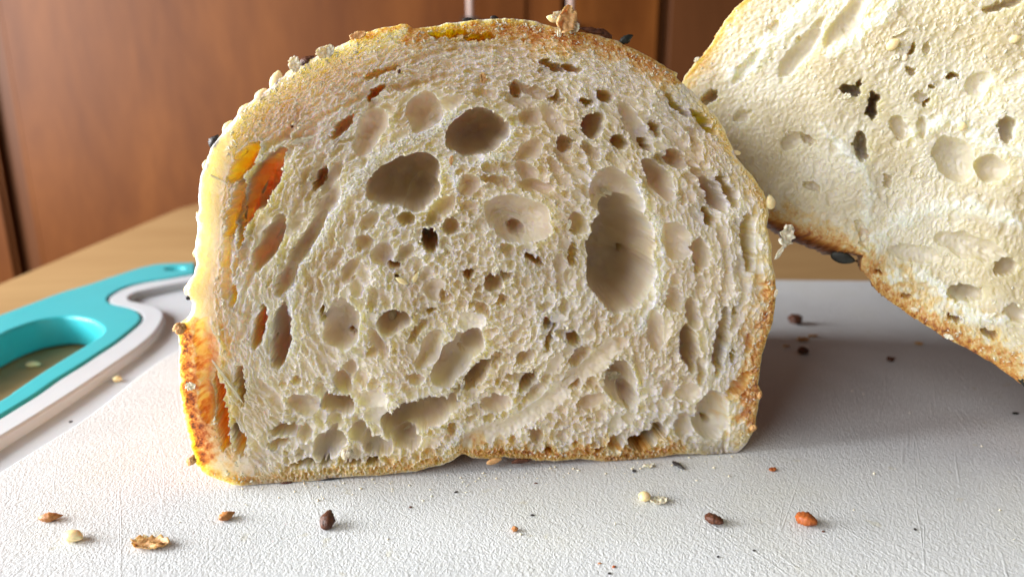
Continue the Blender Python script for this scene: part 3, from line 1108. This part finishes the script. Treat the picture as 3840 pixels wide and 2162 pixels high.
# seeds on the left crust of the front slice
for i, (x, y, L, Wd, ang, m, bk, nm, lb) in enumerate([
        (694, 205, 50, 31, 72, M_sesame, .001, SES, 'upright yellow sesame seed on the upper left crust'),
        (657, 245, 44, 32, 62, M_sesame, .001, SES, 'white sesame seed on the upper left crust'),
        (675, 240, 30, 24, 40, M_sesame, .003, SES, None),
        (616, 281, 46, 30, 55, M_sesame, .001, SES, None),
        (637, 272, 34, 24, 35, M_sesame, .003, SES, None),
        (573, 322, 38, 26, 58, M_sesame, .001, SES, None),
        (590, 305, 28, 18, 50, M_sesame, .003, SES, None),
        (514, 417, 26, 18, 80, M_sesame, .0012, SES, None),
        (735, 184, 44, 18, 30, M_sesame, .001, SES, 'flat yellow sesame seed lying on the crust'),
        (474, 728, 36, 24, 75, M_sesame, .001, SES, None),
        (498, 545, 22, 14, 120, M_sesame, .001, SES, None),
        (486, 640, 20, 12, 85, M_sesame, .0012, SES, None),
        (1392, 46, 30, 18, 165, M_sesame, .001, SES, 'pale sesame seed on top of the crust'),
        (1850, 384, 32, 13, 170, M_sesame, .0005, SES, 'pale seed sticking out of the right edge'),
        (1937, 508, 38, 26, 105, M_sesame, .0005, SES, 'cream seed on the right edge of the crust'),
        (537, 357, 34, 24, 60, M_black, .001, 'nigella_seed', 'black seed on the upper left crust'),
        (476, 746, 18, 13, 40, M_black, .0003, 'nigella_seed', 'small black seed low on the left crust'),
        (713, 200, 16, 12, 60, M_black, .001, 'nigella_seed', None),
        (1180, 47, 26, 8, 0, M_black, .002, 'nigella_seed', None),
        (1246, 42, 18, 10, 0, M_black, .002, 'nigella_seed', None),
        (772, 157, 40, 26, 42, M_brown, .0006, 'toasted_onion_flake', 'dark brown toasted flake on the upper left crust'),
        (1488, 76, 58, 14, 170, M_brown, .0008, 'toasted_onion_flake', 'burnt dark flake on the top right crust'),
        (1522, 84, 40, 18, 150, M_brown, .0012, 'toasted_onion_flake', None),
        (1577, 98, 36, 18, 30, M_green, .001, 'pumpkin_seed_piece', 'dark green pointed seed piece on the top crust'),
        (1700, 190, 16, 10, 120, M_brown, .002, 'toasted_onion_flake', None)]):
    on_loaf(L1, t1, 'seed', nm, x, y, L, Wd, ang, m, seed=i, lift=0.1, back=bk, label=lb,
            wr=0.05 if m in (M_sesame,) else 0.28, point=0.6 if m is M_sesame else 0.8, h=0.6)
for i, (x, y, L, Wd, ang, m, kd, lb) in enumerate([
        (1420, 54, 60, 44, 70, M_tan, 'flake', 'ragged cream crumb standing on top of the slice'),
        (1400, 40, 30, 18, 20, M_flake, 'flake', None),
        (1404, 84, 22, 12, 80, M_flake, 'flake', None),
        (1437, 68, 34, 30, 100, M_flake, 'flake', None),
        (744, 162, 34, 26, 80, M_flake, 'flake', 'small white flake on the upper left crust'),
        (818, 132, 42, 26, 20, M_flake, 'flake', None),
        (832, 126, 26, 18, 60, M_flake, 'flake', None),
        (900, 90, 40, 16, 15, M_tan, 'flake', None),
        (1968, 590, 66, 40, 70, M_flake, 'flake', 'thin white translucent shred hanging off the right edge'),
        (1955, 632, 44, 12, 55, M_flake, 'flake', None),
        (1908, 990, 20, 12, 80, M_tan, 'chunk', None),
        (1890, 1072, 20, 16, 80, M_tan, 'chunk', None),
        (1948, 735, 22, 10, 80, M_flake, 'flake', None),
        (482, 967, 28, 22, 30, M_flake, 'flake', 'white flake stuck on the brown left crust'),
        (482, 1156, 26, 18, 60, M_tan, 'chunk', None),
        (455, 822, 26, 22, 30, M_tan, 'chunk', None),
        (1557, 972, 58, 26, 20, M_flake, 'flake', 'curled white flake in the lower right pocket'),
        (984, 822, 26, 20, 70, M_flake, 'chunk', 'white crumb inside the yellow pocket'),
        (1072, 612, 26, 18, 60, M_flake, 'flake', None),
        (1084, 626, 22, 9, 100, M_flake, 'flake', None),
        (1134, 627, 36, 16, 140, M_flake, 'flake', None),
        (1245, 675, 20, 14, 40, M_flake, 'flake', None),
        (1545, 492, 36, 14, 150, M_flake, 'flake', None),
        (1487, 648, 38, 10, 130, M_flake, 'flake', None),
        (1440, 690, 40, 8, 65, M_flake, 'flake', None),
        (1433, 568, 30, 12, 80, M_flake, 'flake', None),
        (1530, 430, 10, 8, 80, M_flake, 'flake', None),
        (760, 353, 58, 13, 14, M_flake, 'flake', 'long white shred at the left above the orange pocket'),
        (1215, 196, 24, 16, 100, M_tan, 'flake', None),
        (1135, 402, 24, 10, 80, M_tan, 'flake', None),
        (1236, 1010, 22, 12, 120, M_flake, 'flake', None),
        (1700, 960, 24, 9, 40, M_flake, 'flake', None),
        (870, 1140, 30, 22, 60, M_flake, 'chunk', None),
        (1022, 1118, 22, 9, 20, M_flake, 'flake', None),
        (1060, 680, 36, 10, 55, M_flake, 'flake', None)]):
    o = on_loaf(L1, t1, kd, 'crumb_flake', x, y, L, Wd, ang, m, seed=40 + i, lift=0.35, tilt=random.uniform(-18, 18), label=lb, cr=0.5)
# stretched gluten strands across the pockets
for i, (x, y, L, Wd, ang) in enumerate([(572, 955, 130, 7, 118), (628, 505, 70, 6, 60), (598, 560, 60, 6, 78), (690, 600, 50, 5, 52), (676, 850, 60, 6, 84), (548, 450, 44, 4, 150),
                                        (586, 1090, 60, 7, 100), (1038, 1062, 70, 7, 150), (1100, 1075, 50, 6, 170), (1530, 500, 40, 6, 160), (1585, 985, 34, 5, 40), (1745, 905, 44, 5, 60),
                                        (1160, 985, 60, 6, 70), (1290, 545, 60, 5, 165), (860, 790, 50, 4, 80), (1800, 1020, 60, 5, 110)]):
    on_loaf(L1, t1, 'flake', 'gluten_strand', x, y, L, Wd, ang, M_flake, seed=200 + i, lift=0.6, cr=0.9, curl=1.2, th=.0002)
# sesame seeds inside the crumb
for i, (x, y, L, Wd, ang) in enumerate([(1010, 705, 34, 14, 150), (1046, 697, 34, 13, 60), (1240, 720, 18, 11, 40), (1130, 630, 20, 11, 130)]):
    on_loaf(L1, t1, 'seed', SES, x, y, L, Wd, ang, M_sesame, seed=90 + i, lift=0.3)
for i, (x, y, L, Wd, ang, m) in enumerate([(995, 697, 16, 10, 0, M_brown), (733, 318, 9, 6, 60, M_brown), (1004, 180, 10, 7, 70, M_brown)]):
    on_loaf(L1, t1, 'seed', 'nigella_seed', x, y, L, Wd, ang, m, seed=95 + i, lift=0.3, wr=0.3)
# underside
on_loaf(L1, t1, 'seed', SES, 1243, 1158, 44, 18, 15, M_tan, seed=3, lift=.2, label='toasted translucent seed under the bottom crust')
on_loaf(L1, t1, 'seed', 'toasted_onion_flake', 1312, 1158, 56, 14, 4, M_brown, seed=4, lift=.2, wr=.35, label='burnt dark flake under the bottom crust')
on_loaf(L1, t1, 'seed', 'toasted_onion_flake', 720, 1214, 30, 10, 10, M_brown, seed=5, lift=.1, wr=.35)
on_loaf(L1, t1, 'seed', 'nigella_seed', 830, 1204, 60, 9, 4, M_black, seed=6, lift=-.3, wr=.35)

# seeds on the right piece
for i, (x, y, L, Wd, ang, m, lb) in enumerate([
        (2245, 112, 40, 30, 40, M_sesame, 'white sesame seed in the upper crumb of the right piece'),
        (2553, 98, 28, 22, 20, M_sesame, None),
        (2420, 318, 26, 24, 0, M_sesame, None),
        (2275, 145, 20, 16, 80, M_flake, None)]):
    on_loaf(L2, t2, 'seed', SES, x, y, L, Wd, ang, m, seed=120 + i, lift=0.3, label=lb)
for i, (x, y, L, Wd, ang) in enumerate([(2265, 80, 44, 10, 30), (2400, 70, 18, 10, 60), (2250, 145, 26, 16, 20), (1990, 480, 20, 12, 60), (2040, 392, 20, 10, 0),
                                        (2130, 242, 22, 18, 20), (2170, 600, 30, 14, 60), (2310, 440, 22, 18, 20), (2490, 790, 30, 12, 40), (2300, 778, 24, 12, 160), (2385, 845, 30, 16, 160), (1752, 150, 20, 12, 50)]):
    on_loaf(L2, t2, 'flake', 'crumb_flake', x, y, L, Wd, ang, M_flake, seed=140 + i, lift=0.25, cr=0.5)
on_loaf(L2, t2, 'seed', 'pumpkin_seed', 2120, 652, 76, 40, -12, M_green, seed=9, lift=0, back=.0022, h=.4, wr=.02, label='dark green pumpkin seed stuck to the underside crust')
on_loaf(L2, t2, 'seed', 'pumpkin_seed', 2585, 962, 80, 30, -35, M_green, seed=10, lift=0, back=.0005, h=.5, wr=.1, label='dark seed at the bottom crust by the right frame edge')
on_loaf(L2, t2, 'seed', 'toasted_onion_flake', 1990, 590, 60, 20, -22, M_brown, seed=11, lift=0, back=.004, h=.6, wr=.3)
for i, (x, y, bk) in enumerate([(1945, 560, .010), (2020, 610, .014), (2070, 640, .015), (2120, 680, .016), (2170, 715, .016), (2205, 742, .017), (2090, 655, .016)]):
    on_loaf(L2, t2, 'seed', 'toasted_onion_flake', x, y - 20, 30, 12, -35 + i * 7, M_brown, seed=12 + i, lift=0, back=bk, h=.7, wr=.35)


# tiny torn shreds on the ridges of both cut faces (nobody could count them)
def shreds(loaf, root, count, smin, smax, seed):
    r = np.random.default_rng(seed)
    n = count * 6
    xs = r.uniform(loaf.box[0] + 5, loaf.box[2] - 5, n)
    ys = r.uniform(loaf.box[1] + 5, loaf.box[3] - 5, n)
    i, j = (ys - loaf.box[1]).astype(int), (xs - loaf.box[0]).astype(int)
    ok = loaf.inside[i, j] & (loaf.edge[i, j] > 8) & (loaf.D[i, j] < 4.5) & (loaf.rim[i, j] > 0.12)
    xs, ys = xs[ok][:count], ys[ok][:count]
    i, j = (ys - loaf.box[1]).astype(int), (xs - loaf.box[0]).astype(int)
    d = loaf.Dfin[i, j]
    P = loaf.plane(xs, ys) - loaf.n * (d * loaf.px)[:, None]
    V, F = [], []
    for k in range(len(P)):
        L = math.exp(r.uniform(math.log(smin), math.log(smax))) * loaf.px
        wd = L * r.uniform(0.25, 0.7)
        a = r.uniform(0, 2 * math.pi)
        ex = loaf.t * math.cos(a) + np.array([0, 0, 1]) * math.sin(a)
        ex = ex + loaf.n * r.uniform(-0.2, 1.0)
        ex /= np.linalg.norm(ex)
        ey = np.cross(ex, loaf.n + 0.6 * r.standard_normal(3))
        ey /= np.linalg.norm(ey)
        ez = np.cross(ex, ey)
        th = 0.00006
        pts = [(-.5, -.4 * r.random() - .1), (-.45, .4 * r.random() + .1), (0.05, .5), (.0, -.5), (.5 + .2 * r.random(), r.uniform(-.25, .25))]
        b0 = len(V)
        for sgn in (1, -1):
            for q, (u, v) in enumerate(pts):
                z = (0.25 * L * (q in (2, 3)) * (1 if q == 2 else -.5)) * 0.5 + sgn * th * (1 if q < 4 else .3)
                V.append(P[k] + ex * u * L + ey * v * wd + ez * z - loaf.O)
        T = [(0, 3, 2), (0, 2, 1), (3, 4, 2)]
        for t in T:
            F.append([b0 + t[0], b0 + t[1], b0 + t[2]])
            F.append([b0 + 5 + t[2], b0 + 5 + t[1], b0 + 5 + t[0]])
        for u, v in ((0, 1), (1, 2), (2, 4), (4, 3), (3, 0)):
            F.append([b0 + u, b0 + v, b0 + 5 + v])
            F.append([b0 + u, b0 + 5 + v, b0 + 5 + u])
    me = fast_mesh('shreds', np.array(V), np.array(F))
    o = link('crumb_shreds', me, M_flake, root, smooth=False)
    o['kind'] = 'stuff'
    return o


shreds(L1, t1, 3400, 4, 12, 1)
shreds(L2, t2, 1300, 5, 15, 2)


# ------------------------------------------------------------------ cutting board
def zoom5(pts):
    return [(x / 1.8125, 700 + y / 1.8125) for x, y in pts]


def world(pts, z=0.0):
    return [tuple(onz(x, y, z)[:2]) for x, y in pts]


def plate(name, loops, z_top, z_bot, m, parent, bevel=0.0008, origin=(0, 0, 0)):
    cu = bpy.data.curves.new(name, 'CURVE')
    cu.dimensions = '2D'
    cu.fill_mode = 'BOTH'
    h = z_top - z_bot
    cu.extrude = h / 2 - bevel
    cu.bevel_depth = bevel
    cu.bevel_resolution = 3
    cu.offset = -bevel
    for lp in loops:
        sp = cu.splines.new('POLY')
        sp.points.add(len(lp) - 1)
        for i, (x, y) in enumerate(lp):
            sp.points[i].co = (x - origin[0], y - origin[1], 0, 1)
        sp.use_cyclic_u = True
    tmp = bpy.data.objects.new('tmp', cu)
    COL.objects.link(tmp)
    dg = bpy.context.evaluated_depsgraph_get()
    me = bpy.data.meshes.new_from_object(tmp.evaluated_get(dg))
    me.name = name
    bpy.data.objects.remove(tmp)
    bpy.data.curves.remove(cu)
    me.materials.clear()
    o = link(name, me, m, parent, smooth=False)
    o.location = (0, 0, (z_top + z_bot) / 2)
    return o


t_board = empty('cutting_board', (0, 0, 0), 'white plastic cutting board with a turquoise handle rim, under the bread', 'cutting board')
outer_top = world(zoom5([(0, 890), (200, 815), (400, 740), (600, 680), (750, 630), (900, 580), (1000, 553), (1100, 537), (1330, 528)]))
c1_in = world(zoom5([(1330, 603), (1150, 636), (1000, 660), (880, 690), (790, 730), (742, 770), (748, 800), (790, 818), (870, 835), (935, 858), (968, 895), (958, 935), (900, 990),
                     (800, 1070), (680, 1150), (560, 1230), (400, 1330), (260, 1430), (120, 1518), (0, 1592)]))
c2_in = world(zoom5([(1340, 645), (1180, 672), (1050, 698), (950, 722), (895, 745), (878, 765), (895, 785), (980, 805), (1070, 828), (1115, 865), (1112, 915), (1060, 1000),
                     (960, 1090), (850, 1170), (700, 1275), (500, 1410), (330, 1520), (180, 1615), (0, 1725)]))
work = world([(0, 1764), (330, 1556), (668, 1308)])


def ext(p, q, d):
    v = np.array(q) - np.array(p)
    v = v / np.linalg.norm(v)
    return tuple(np.array(q) + v * d)


def offs_dir(pts, d):
    return [(x + d[0], y + d[1]) for x, y in pts]


# hidden and off-frame parts: board runs right to x=0.24 and towards the camera to y=-0.10
b2 = tuple(onz(2900, 1035)[:2])
b3 = tuple(onz(3170, 1038)[:2])
near_dir = (np.array(c1_in[-1]) - np.array(c1_in[-3]))
near_dir = near_dir / np.linalg.norm(near_dir)
c1_far = tuple(np.array(c1_in[-1]) + near_dir * 0.14)
c2_far = tuple(np.array(c2_in[-1]) + near_dir * 0.14)
wk_dir = (np.array(work[0]) - np.array(work[1]))
wk_dir = wk_dir / np.linalg.norm(wk_dir)
wk_far = tuple(np.array(work[0]) + wk_dir * 0.13)
NR = (0.26, c1_far[1])
BR = (0.26, b3[1] + (b3[1] - b2[1]) / (b3[0] - b2[0]) * (0.26 - b3[0]))
EPS = 0.0
# handle outline (off frame to the left it closes round)
hl = [outer_top[0]]
handle_far = [(-0.1835, 0.09), (-0.185, 0.06), (-0.186, 0.02), (-0.184, -0.03), (-0.175, -0.08), (-0.155, -0.108), (c1_far[0] - 0.008, c1_far[1])]
teal_outer = catmull(list(reversed(outer_top)) + handle_far, 5).tolist()
c1_curve = catmull(c1_in, 6).tolist()
teal_loop = teal_outer + [c1_far] + list(reversed(c1_curve))
hole_px = zoom5([(0, 1032), (100, 985), (250, 932), (400, 905), (500, 903), (600, 920), (665, 950), (700, 985), (690, 1020), (640, 1062), (500, 1150), (300, 1275), (100, 1410), (0, 1478)])
hole = world(hole_px)
hv = near_dir
hole_loop = catmull(hole + [(-0.1315, 0.0), (-0.1325, -0.035), (-0.142, -0.055), (-0.156, -0.048), (-0.163, -0.02), (-0.1655, 0.02), (-0.1668, 0.06)], 6, True).tolist()
hc = onz(658, 1016)
hang = [(float(hc[0]) + .0042 * math.cos(t * math.pi / 10), float(hc[1]) + .0030 * math.sin(t * math.pi / 10)) for t in range(20)]
rim_o = plate('handle_rim', [teal_loop, hole_loop, hang], 0.0012, -0.0095, M_teal, t_board, 0.0011)
c2_curve = catmull(c2_in, 6).tolist()
far_c1 = (c1_in[0][0], c1_in[0][1])
lip_loop = c1_curve + [c1_far, c2_far] + list(reversed(c2_curve))
plate('raised_lip', [lip_loop], 0.0008, -0.0085, M_lip, t_board, 0.0009)
# body (groove floor), everything inside the rim
body_loop = [(x, y) for x, y in c1_curve] + [c1_far, NR, BR, b3, b2]
plate('groove_floor', [body_loop], -0.0022, -0.0092, M_lip, t_board, 0.0006)
wb = [(-0.085, 0.118), (-0.055, 0.152), (-0.02, 0.166), (0.05, 0.1655)]
wk = catmull([wk_far] + work + wb, 5).tolist() + [(b2[0], b2[1] - 0.006), (b3[0], b3[1] - 0.006), (BR[0] - .008, BR[1] - 0.006), (0.25, c1_far[1] + 0.01)]
plate('work_surface', [wk], 0.0, -0.0060, M_board, t_board, 0.0009)
# moulded drip dimple near the back of the handle rim
dp = onz(420 / 1 * 1.4913, 683 * 1.4913)
# ------------------------------------------------------------------ table, cabinet
TZ = -0.0100
tc, tl = onz(710, 765, TZ), onz(0, 1062, TZ)
dirl = (tc - tl)[:2] / np.linalg.norm((tc - tl)[:2])
tn = tuple(np.array(tl[:2]) - dirl * 0.6)
rc = np.array([math.cos(0.5), math.sin(0.5)]) * 0
tab = [(float(tc[0] + (0.02 * dirl[0] * -1)), float(tc[1] + 0.02 * dirl[1] * -1)), (float(tc[0]) + 0.006, float(tc[1]) + 0.003), (float(tc[0]) + 0.03, float(tc[1]) + 0.004), (0.95, float(tc[1]) - 0.02), (0.95, -0.6), (tn[0], tn[1])]
t_table = empty('wooden_table', (0, 0, -0.75), 'pale tan wooden table with a rounded corner, under the cutting board', 'table')
o = plate('table_top', [tab], TZ, TZ - 0.025, M_table, t_table, 0.0015)
o.location = (0, 0, 0.75 + TZ - 0.0125)


def box(name, x0, x1, y0, y1, z0, z1, m, parent, bev=0.0, off=(0, 0, 0)):
    import bmesh
    bm = bmesh.new()
    bmesh.ops.create_cube(bm, size=1)
    for v in bm.verts:
        v.co = Vector(((x0 + x1) / 2 + v.co.x * (x1 - x0) - off[0], (y0 + y1) / 2 + v.co.y * (y1 - y0) - off[1], (z0 + z1) / 2 + v.co.z * (z1 - z0) - off[2]))
    if bev:
        bmesh.ops.bevel(bm, geom=bm.edges[:], offset=bev, segments=3, affect='EDGES')
    me = bpy.data.meshes.new(name)
    bm.to_mesh(me)
    bm.free()
    return link(name, me, m, parent, smooth=False)


for lx, ly in ((-0.2, 0.40), (0.85, 0.38), (0.85, -0.5), (-0.2, -0.5)):
    box('leg', lx - .02, lx + .02, ly - .02, ly + .02, 0.0, 0.75 + TZ - 0.026, M_table, t_table, 0.002)

CY = 0.62   # face of the cabinet


def cx(px_, y=600, yy=None):
    return float(ony(px_, y, CY if yy is None else yy)[0])


t_cab = empty('wooden_cabinet', (0, CY, -0.75), 'reddish brown wooden cabinet with tall doors behind the table', 'cabinet')
ZB, ZT = -0.74, 0.9
of = (0, CY, -0.75)
xl0 = cx(72, 1010)
xl1 = cx(150, 1010)
box('back_panel', -1.3, 1.4, CY + 0.009, CY + 0.0098, ZB, ZT, M_cab_dark, t_cab, 0, of)
box('door', -1.3, xl0, CY - 0.004, CY + 0.0088, ZB, ZT, M_cab, t_cab, 0.004, of)
d1 = box('door', xl1, cx(1990, 40), CY, CY + 0.0088, ZB, ZT, M_cab, t_cab, 0.006, of)
box('door', cx(1990, 40) + 0.0006, cx(2105, 40), CY + 0.0006, CY + 0.0088, ZB, ZT, M_cab, t_cab, 0.0006, of)
d2 = box('door', cx(2135, 40), cx(2468, 300), CY, CY + 0.0088, ZB, ZT, M_cab, t_cab, 0.004, of)
box('side_panel', cx(2500, 300), 1.4, CY + 0.004, CY + 0.0088, ZB, ZT, M_cab_dark, t_cab, 0.002, of)


def rod(name, x, y, z0, z1, r, m, parent, off):
    me = bpy.data.meshes.new(name)
    import bmesh
    bm = bmesh.new()
    bmesh.ops.create_cone(bm, cap_ends=True, segments=20, radius1=r, radius2=r, depth=z1 - z0)
    for v in bm.verts:
        v.co += Vector((x - off[0], y - off[1], (z0 + z1) / 2 - off[2]))
    bm.to_mesh(me)
    bm.free()
    return link(name, me, m, parent)


for px_, ylo in ((1763, 66), (2139, 80)):
    p = ony(px_, ylo, CY - 0.025)
    h = rod('door_handle', float(p[0]), CY - 0.025, float(p[2]), float(p[2]) + 0.16, 0.0031, M_metal, t_cab, of)
    mt = box('handle_mount', float(p[0]) - 0.008, float(p[0]) + 0.008, CY - 0.029, CY + 0.001, float(p[2]) - 0.0035, float(p[2]) - 0.0002, M_black, h, 0.0006, of)
fl = box('floor', -3, 3, -2, 2.5, -0.80, -0.75, M_floor, None)
fl['kind'] = 'structure'
wl = box('wall', -3, 3, 1.2, 1.25, -0.7499, 2.0, M_cab_dark, None)
wl['kind'] = 'structure'

# ------------------------------------------------------------------ loose seeds and crumbs on the board
GS = 'loose seeds and crumbs on the board'


def loose(kind, name, x, y, Lp, Wp, ang, m, label, cat, seed=0, z=0.0, **kw):
    """x,y,Lp,Wp in 3840 px; ang = heading on the board"""
    p = onz(x, y, z)
    dist = np.linalg.norm(p - CAM)
    k = dist / FPX
    L, Wd = Lp * k, Wp * k
    if kind == 'seed':
        me = blob(L, Wd, Wd * kw.get('h', .75), seed, kw.get('point', .7), kw.get('wr', .05))
    elif kind == 'flake':
        me = flake(L, Wd, 0.00025, seed, kw.get('curl', .5), crinkle=.5)
    else:
        me = chunk((L, Wd, Wd * .8), seed)
    co = np.empty(len(me.vertices) * 3, np.float32)
    o = link(name, me, m)
    M = Matrix.Rotation(R(ang), 4, 'Z') @ Matrix.Rotation(R(kw.get('tilt', 0)), 4, 'Y')
    me.transform(M)
    me.vertices.foreach_get('co', co)
    zmin = co[2::3].min()
    o.location = (p[0], p[1], z - zmin - 0.00004)
    tag(o, label, cat, GS)
    return o


lo = loose
lo('seed', 'husk_piece', 192, 1950, 64, 34, 12, M_toast, 'small orange brown husk piece, leftmost on the board near the front', 'husk', 1, wr=.25, point=.95)
lo('seed', 'sesame_seed', 280, 2026, 68, 46, -18, M_sesame, 'white oval sesame seed lying at the front left of the board', 'seed', 2)
lo('flake', 'onion_flake', 560, 2046, 122, 62, -4, M_tan, 'crinkled tan flake, longest crumb at the front left of the board', 'flake', 3, curl=.8)
lo('seed', 'husk_piece', 852, 1945, 56, 36, 48, M_toast, 'small brown pointed husk piece below the left corner of the slice', 'husk', 4, wr=.3, point=.95)
lo('seed', 'brown_seed', 1230, 1970, 74, 50, 86, M_brown, 'dark brown pointed seed, largest of the front seeds, left of centre', 'seed', 5, wr=.16, point=.8, tilt=-30)
lo('seed', 'sesame_seed', 2416, 1872, 50, 44, 80, M_sesame, 'cream seed beside a clear flake below the slice', 'seed', 6)
lo('flake', 'clear_flake', 2472, 1884, 66, 44, 25, M_flake, 'clear crinkled flake beside the cream seed below the slice', 'flake', 7)
lo('seed', 'brown_seed', 2677, 1963, 66, 44, -42, M_brown, 'dark brown wrinkled seed at the front right, left of the orange seed', 'seed', 8, wr=.25, point=.5)
lo('seed', 'orange_seed', 3022, 1967, 68, 52, -38, M_orange, 'bright orange seed, rightmost large seed on the board', 'seed', 9, wr=.22, point=.4)
lo('seed', 'dark_sliver', 2545, 1750, 62, 17, -62, M_black, 'thin black sliver just below the right end of the slice', 'sliver', 10, wr=.3)
lo('seed', 'dark_crumb', 2379, 1768, 16, 12, 0, M_black, 'tiny black crumb left of the black sliver', 'crumb', 11, wr=.3)
lo('flake', 'clear_flake', 2432, 1750, 48, 26, 10, M_flake, 'flat colourless flake between the slice and the black sliver', 'flake', 12, curl=.1)
lo('flake', 'yellow_flake', 2897, 1763, 28, 20, 10, M_orange, 'small amber flake right of the slice end', 'flake', 13, curl=.2)
lo('chunk', 'tan_crumb', 1930, 1990, 19, 20, 30, M_toast, 'tiny square tan crumb at the front centre', 'crumb', 14)
lo('seed', 'dark_crumb', 1997, 1932, 16, 9, 0, M_black, 'tiny black crumb above the tiny square tan crumb', 'crumb', 15)
lo('seed', 'dark_crumb', 1711, 1845, 16, 8, 30, M_black, 'tiny black crumb below the middle of the slice', 'crumb', 16)
lo('seed', 'dark_crumb', 2010, 1812, 14, 7, 0, M_brown, 'tiny brown crumb just under the slice, right of its middle', 'crumb', 17)
lo('seed', 'dark_crumb', 2286, 2150, 14, 9, 20, M_black, 'tiny black crumb at the front edge of the picture', 'crumb', 18)
lo('seed', 'tan_crumb', 2303, 2125, 16, 10, 30, M_orange, 'tiny orange crumb at the front edge of the picture', 'crumb', 19)
lo('seed', 'tan_crumb', 2250, 2112, 16, 7, 0, M_toast, 'tiny brown crumb left of the tiny orange crumb', 'crumb', 20)
lo('seed', 'dark_crumb', 2692, 2087, 12, 8, 60, M_black, 'tiny black speck below the wrinkled dark seed', 'crumb', 21)
lo('seed', 'dark_crumb', 2828, 2064, 12, 8, 0, M_black, 'tiny black speck between the dark and the orange seed', 'crumb', 22)
lo('seed', 'dark_crumb', 3088, 1993, 12, 8, 0, M_brown, 'tiny brown speck right of the orange seed', 'crumb', 23)
lo('seed', 'dark_crumb', 3431, 1985, 12, 9, 60, M_black, 'tiny black speck at the far right front', 'crumb', 24)
lo('seed', 'dark_crumb', 3808, 1552, 22, 10, 0, M_green, 'tiny green speck at the right edge under the leaning piece', 'crumb', 25)
lo('chunk', 'brown_seed', 2982, 1214, 40, 36, -40, M_brown, 'dark brown seed in the gap, farthest back on the board', 'seed', 26)
lo('chunk', 'brown_seed', 3012, 1326, 32, 26, -30, M_brown, 'dark brown seed in the slice shadow, right of the slice', 'seed', 27)
lo('chunk', 'brown_seed', 3338, 1355, 22, 18, 0, M_brown, 'small dark crumb in the shadow below the leaning piece', 'crumb', 28)
lo('flake', 'tan_crumb', 2948, 1300, 24, 16, 0, M_tan, 'small flat brown crumb beside the slice in shadow', 'crumb', 29, curl=.1)
lo('flake', 'onion_flake', 3010, 1277, 42, 30, 10, M_tan, 'flat pale brown flake between the two dark seeds in the gap', 'flake', 30, curl=.1)
lo('flake', 'onion_flake', 3048, 1262, 36, 18, 10, M_tan, 'thin brown flake right of the flat pale one in the gap', 'flake', 31, curl=.1)
lo('flake', 'tan_crumb', 3445, 1292, 26, 20, 10, M_tan, 'faint small crumb below the leaning piece', 'crumb', 32, curl=.1)
lo('seed', 'sesame_seed', 127, 1376, 44, 26, 5, M_sesame, 'pale seed on the table inside the handle hole', 'seed', 33, z=TZ)
lo('seed', 'sesame_seed', 443, 1430, 30, 26, -10, M_sesame, 'pale seed in the groove of the board by the handle', 'seed', 34, z=-0.0022)
lo('seed', 'dark_crumb', 266, 1583, 13, 9, 30, M_black, 'tiny black speck at the left edge of the cutting surface', 'crumb', 35)
lo('seed', 'dark_crumb', 1540, 1902, 12, 9, 30, M_brown, 'tiny brown speck below the slice, left of centre', 'crumb', 36)

# pale crumb dust round the foot of the slice
r = np.random.default_rng(77)
V, F = [], []
for k in range(170):
    if k < 130:
        u = r.uniform(-.056, .052)
        p = np.array([u, O1[1] + (u - O1[0]) * math.tan(yaw1) - abs(r.normal(0, .005)) - .0005, 0])
    else:
        p = np.array([r.uniform(-.08, .12), r.uniform(-.03, .06), 0])
    sz = math.exp(r.uniform(math.log(.00010), math.log(.00042)))
    b0 = len(V)
    for q in ((1, 0, 0), (-1, 0, 0), (0, 1, 0), (0, -1, 0), (0, 0, 1), (0, 0, -.3)):
        V.append(p + np.array([0, 0, .3 * sz]) + np.array(q) * sz * r.uniform(.5, 1.3, 3))
    for a_, b_, c_ in ((0, 2, 4), (2, 1, 4), (1, 3, 4), (3, 0, 4), (2, 0, 5), (1, 2, 5), (3, 1, 5), (0, 3, 5)):
        F.append([b0 + a_, b0 + b_, b0 + c_])
dust = link('crumb_dust', fast_mesh('dust', np.array(V), np.array(F)), M_flake, None, smooth=False)
dust['kind'] = 'stuff'
tag(dust, 'fine pale crumb dust scattered round the foot of the slice', 'crumbs')
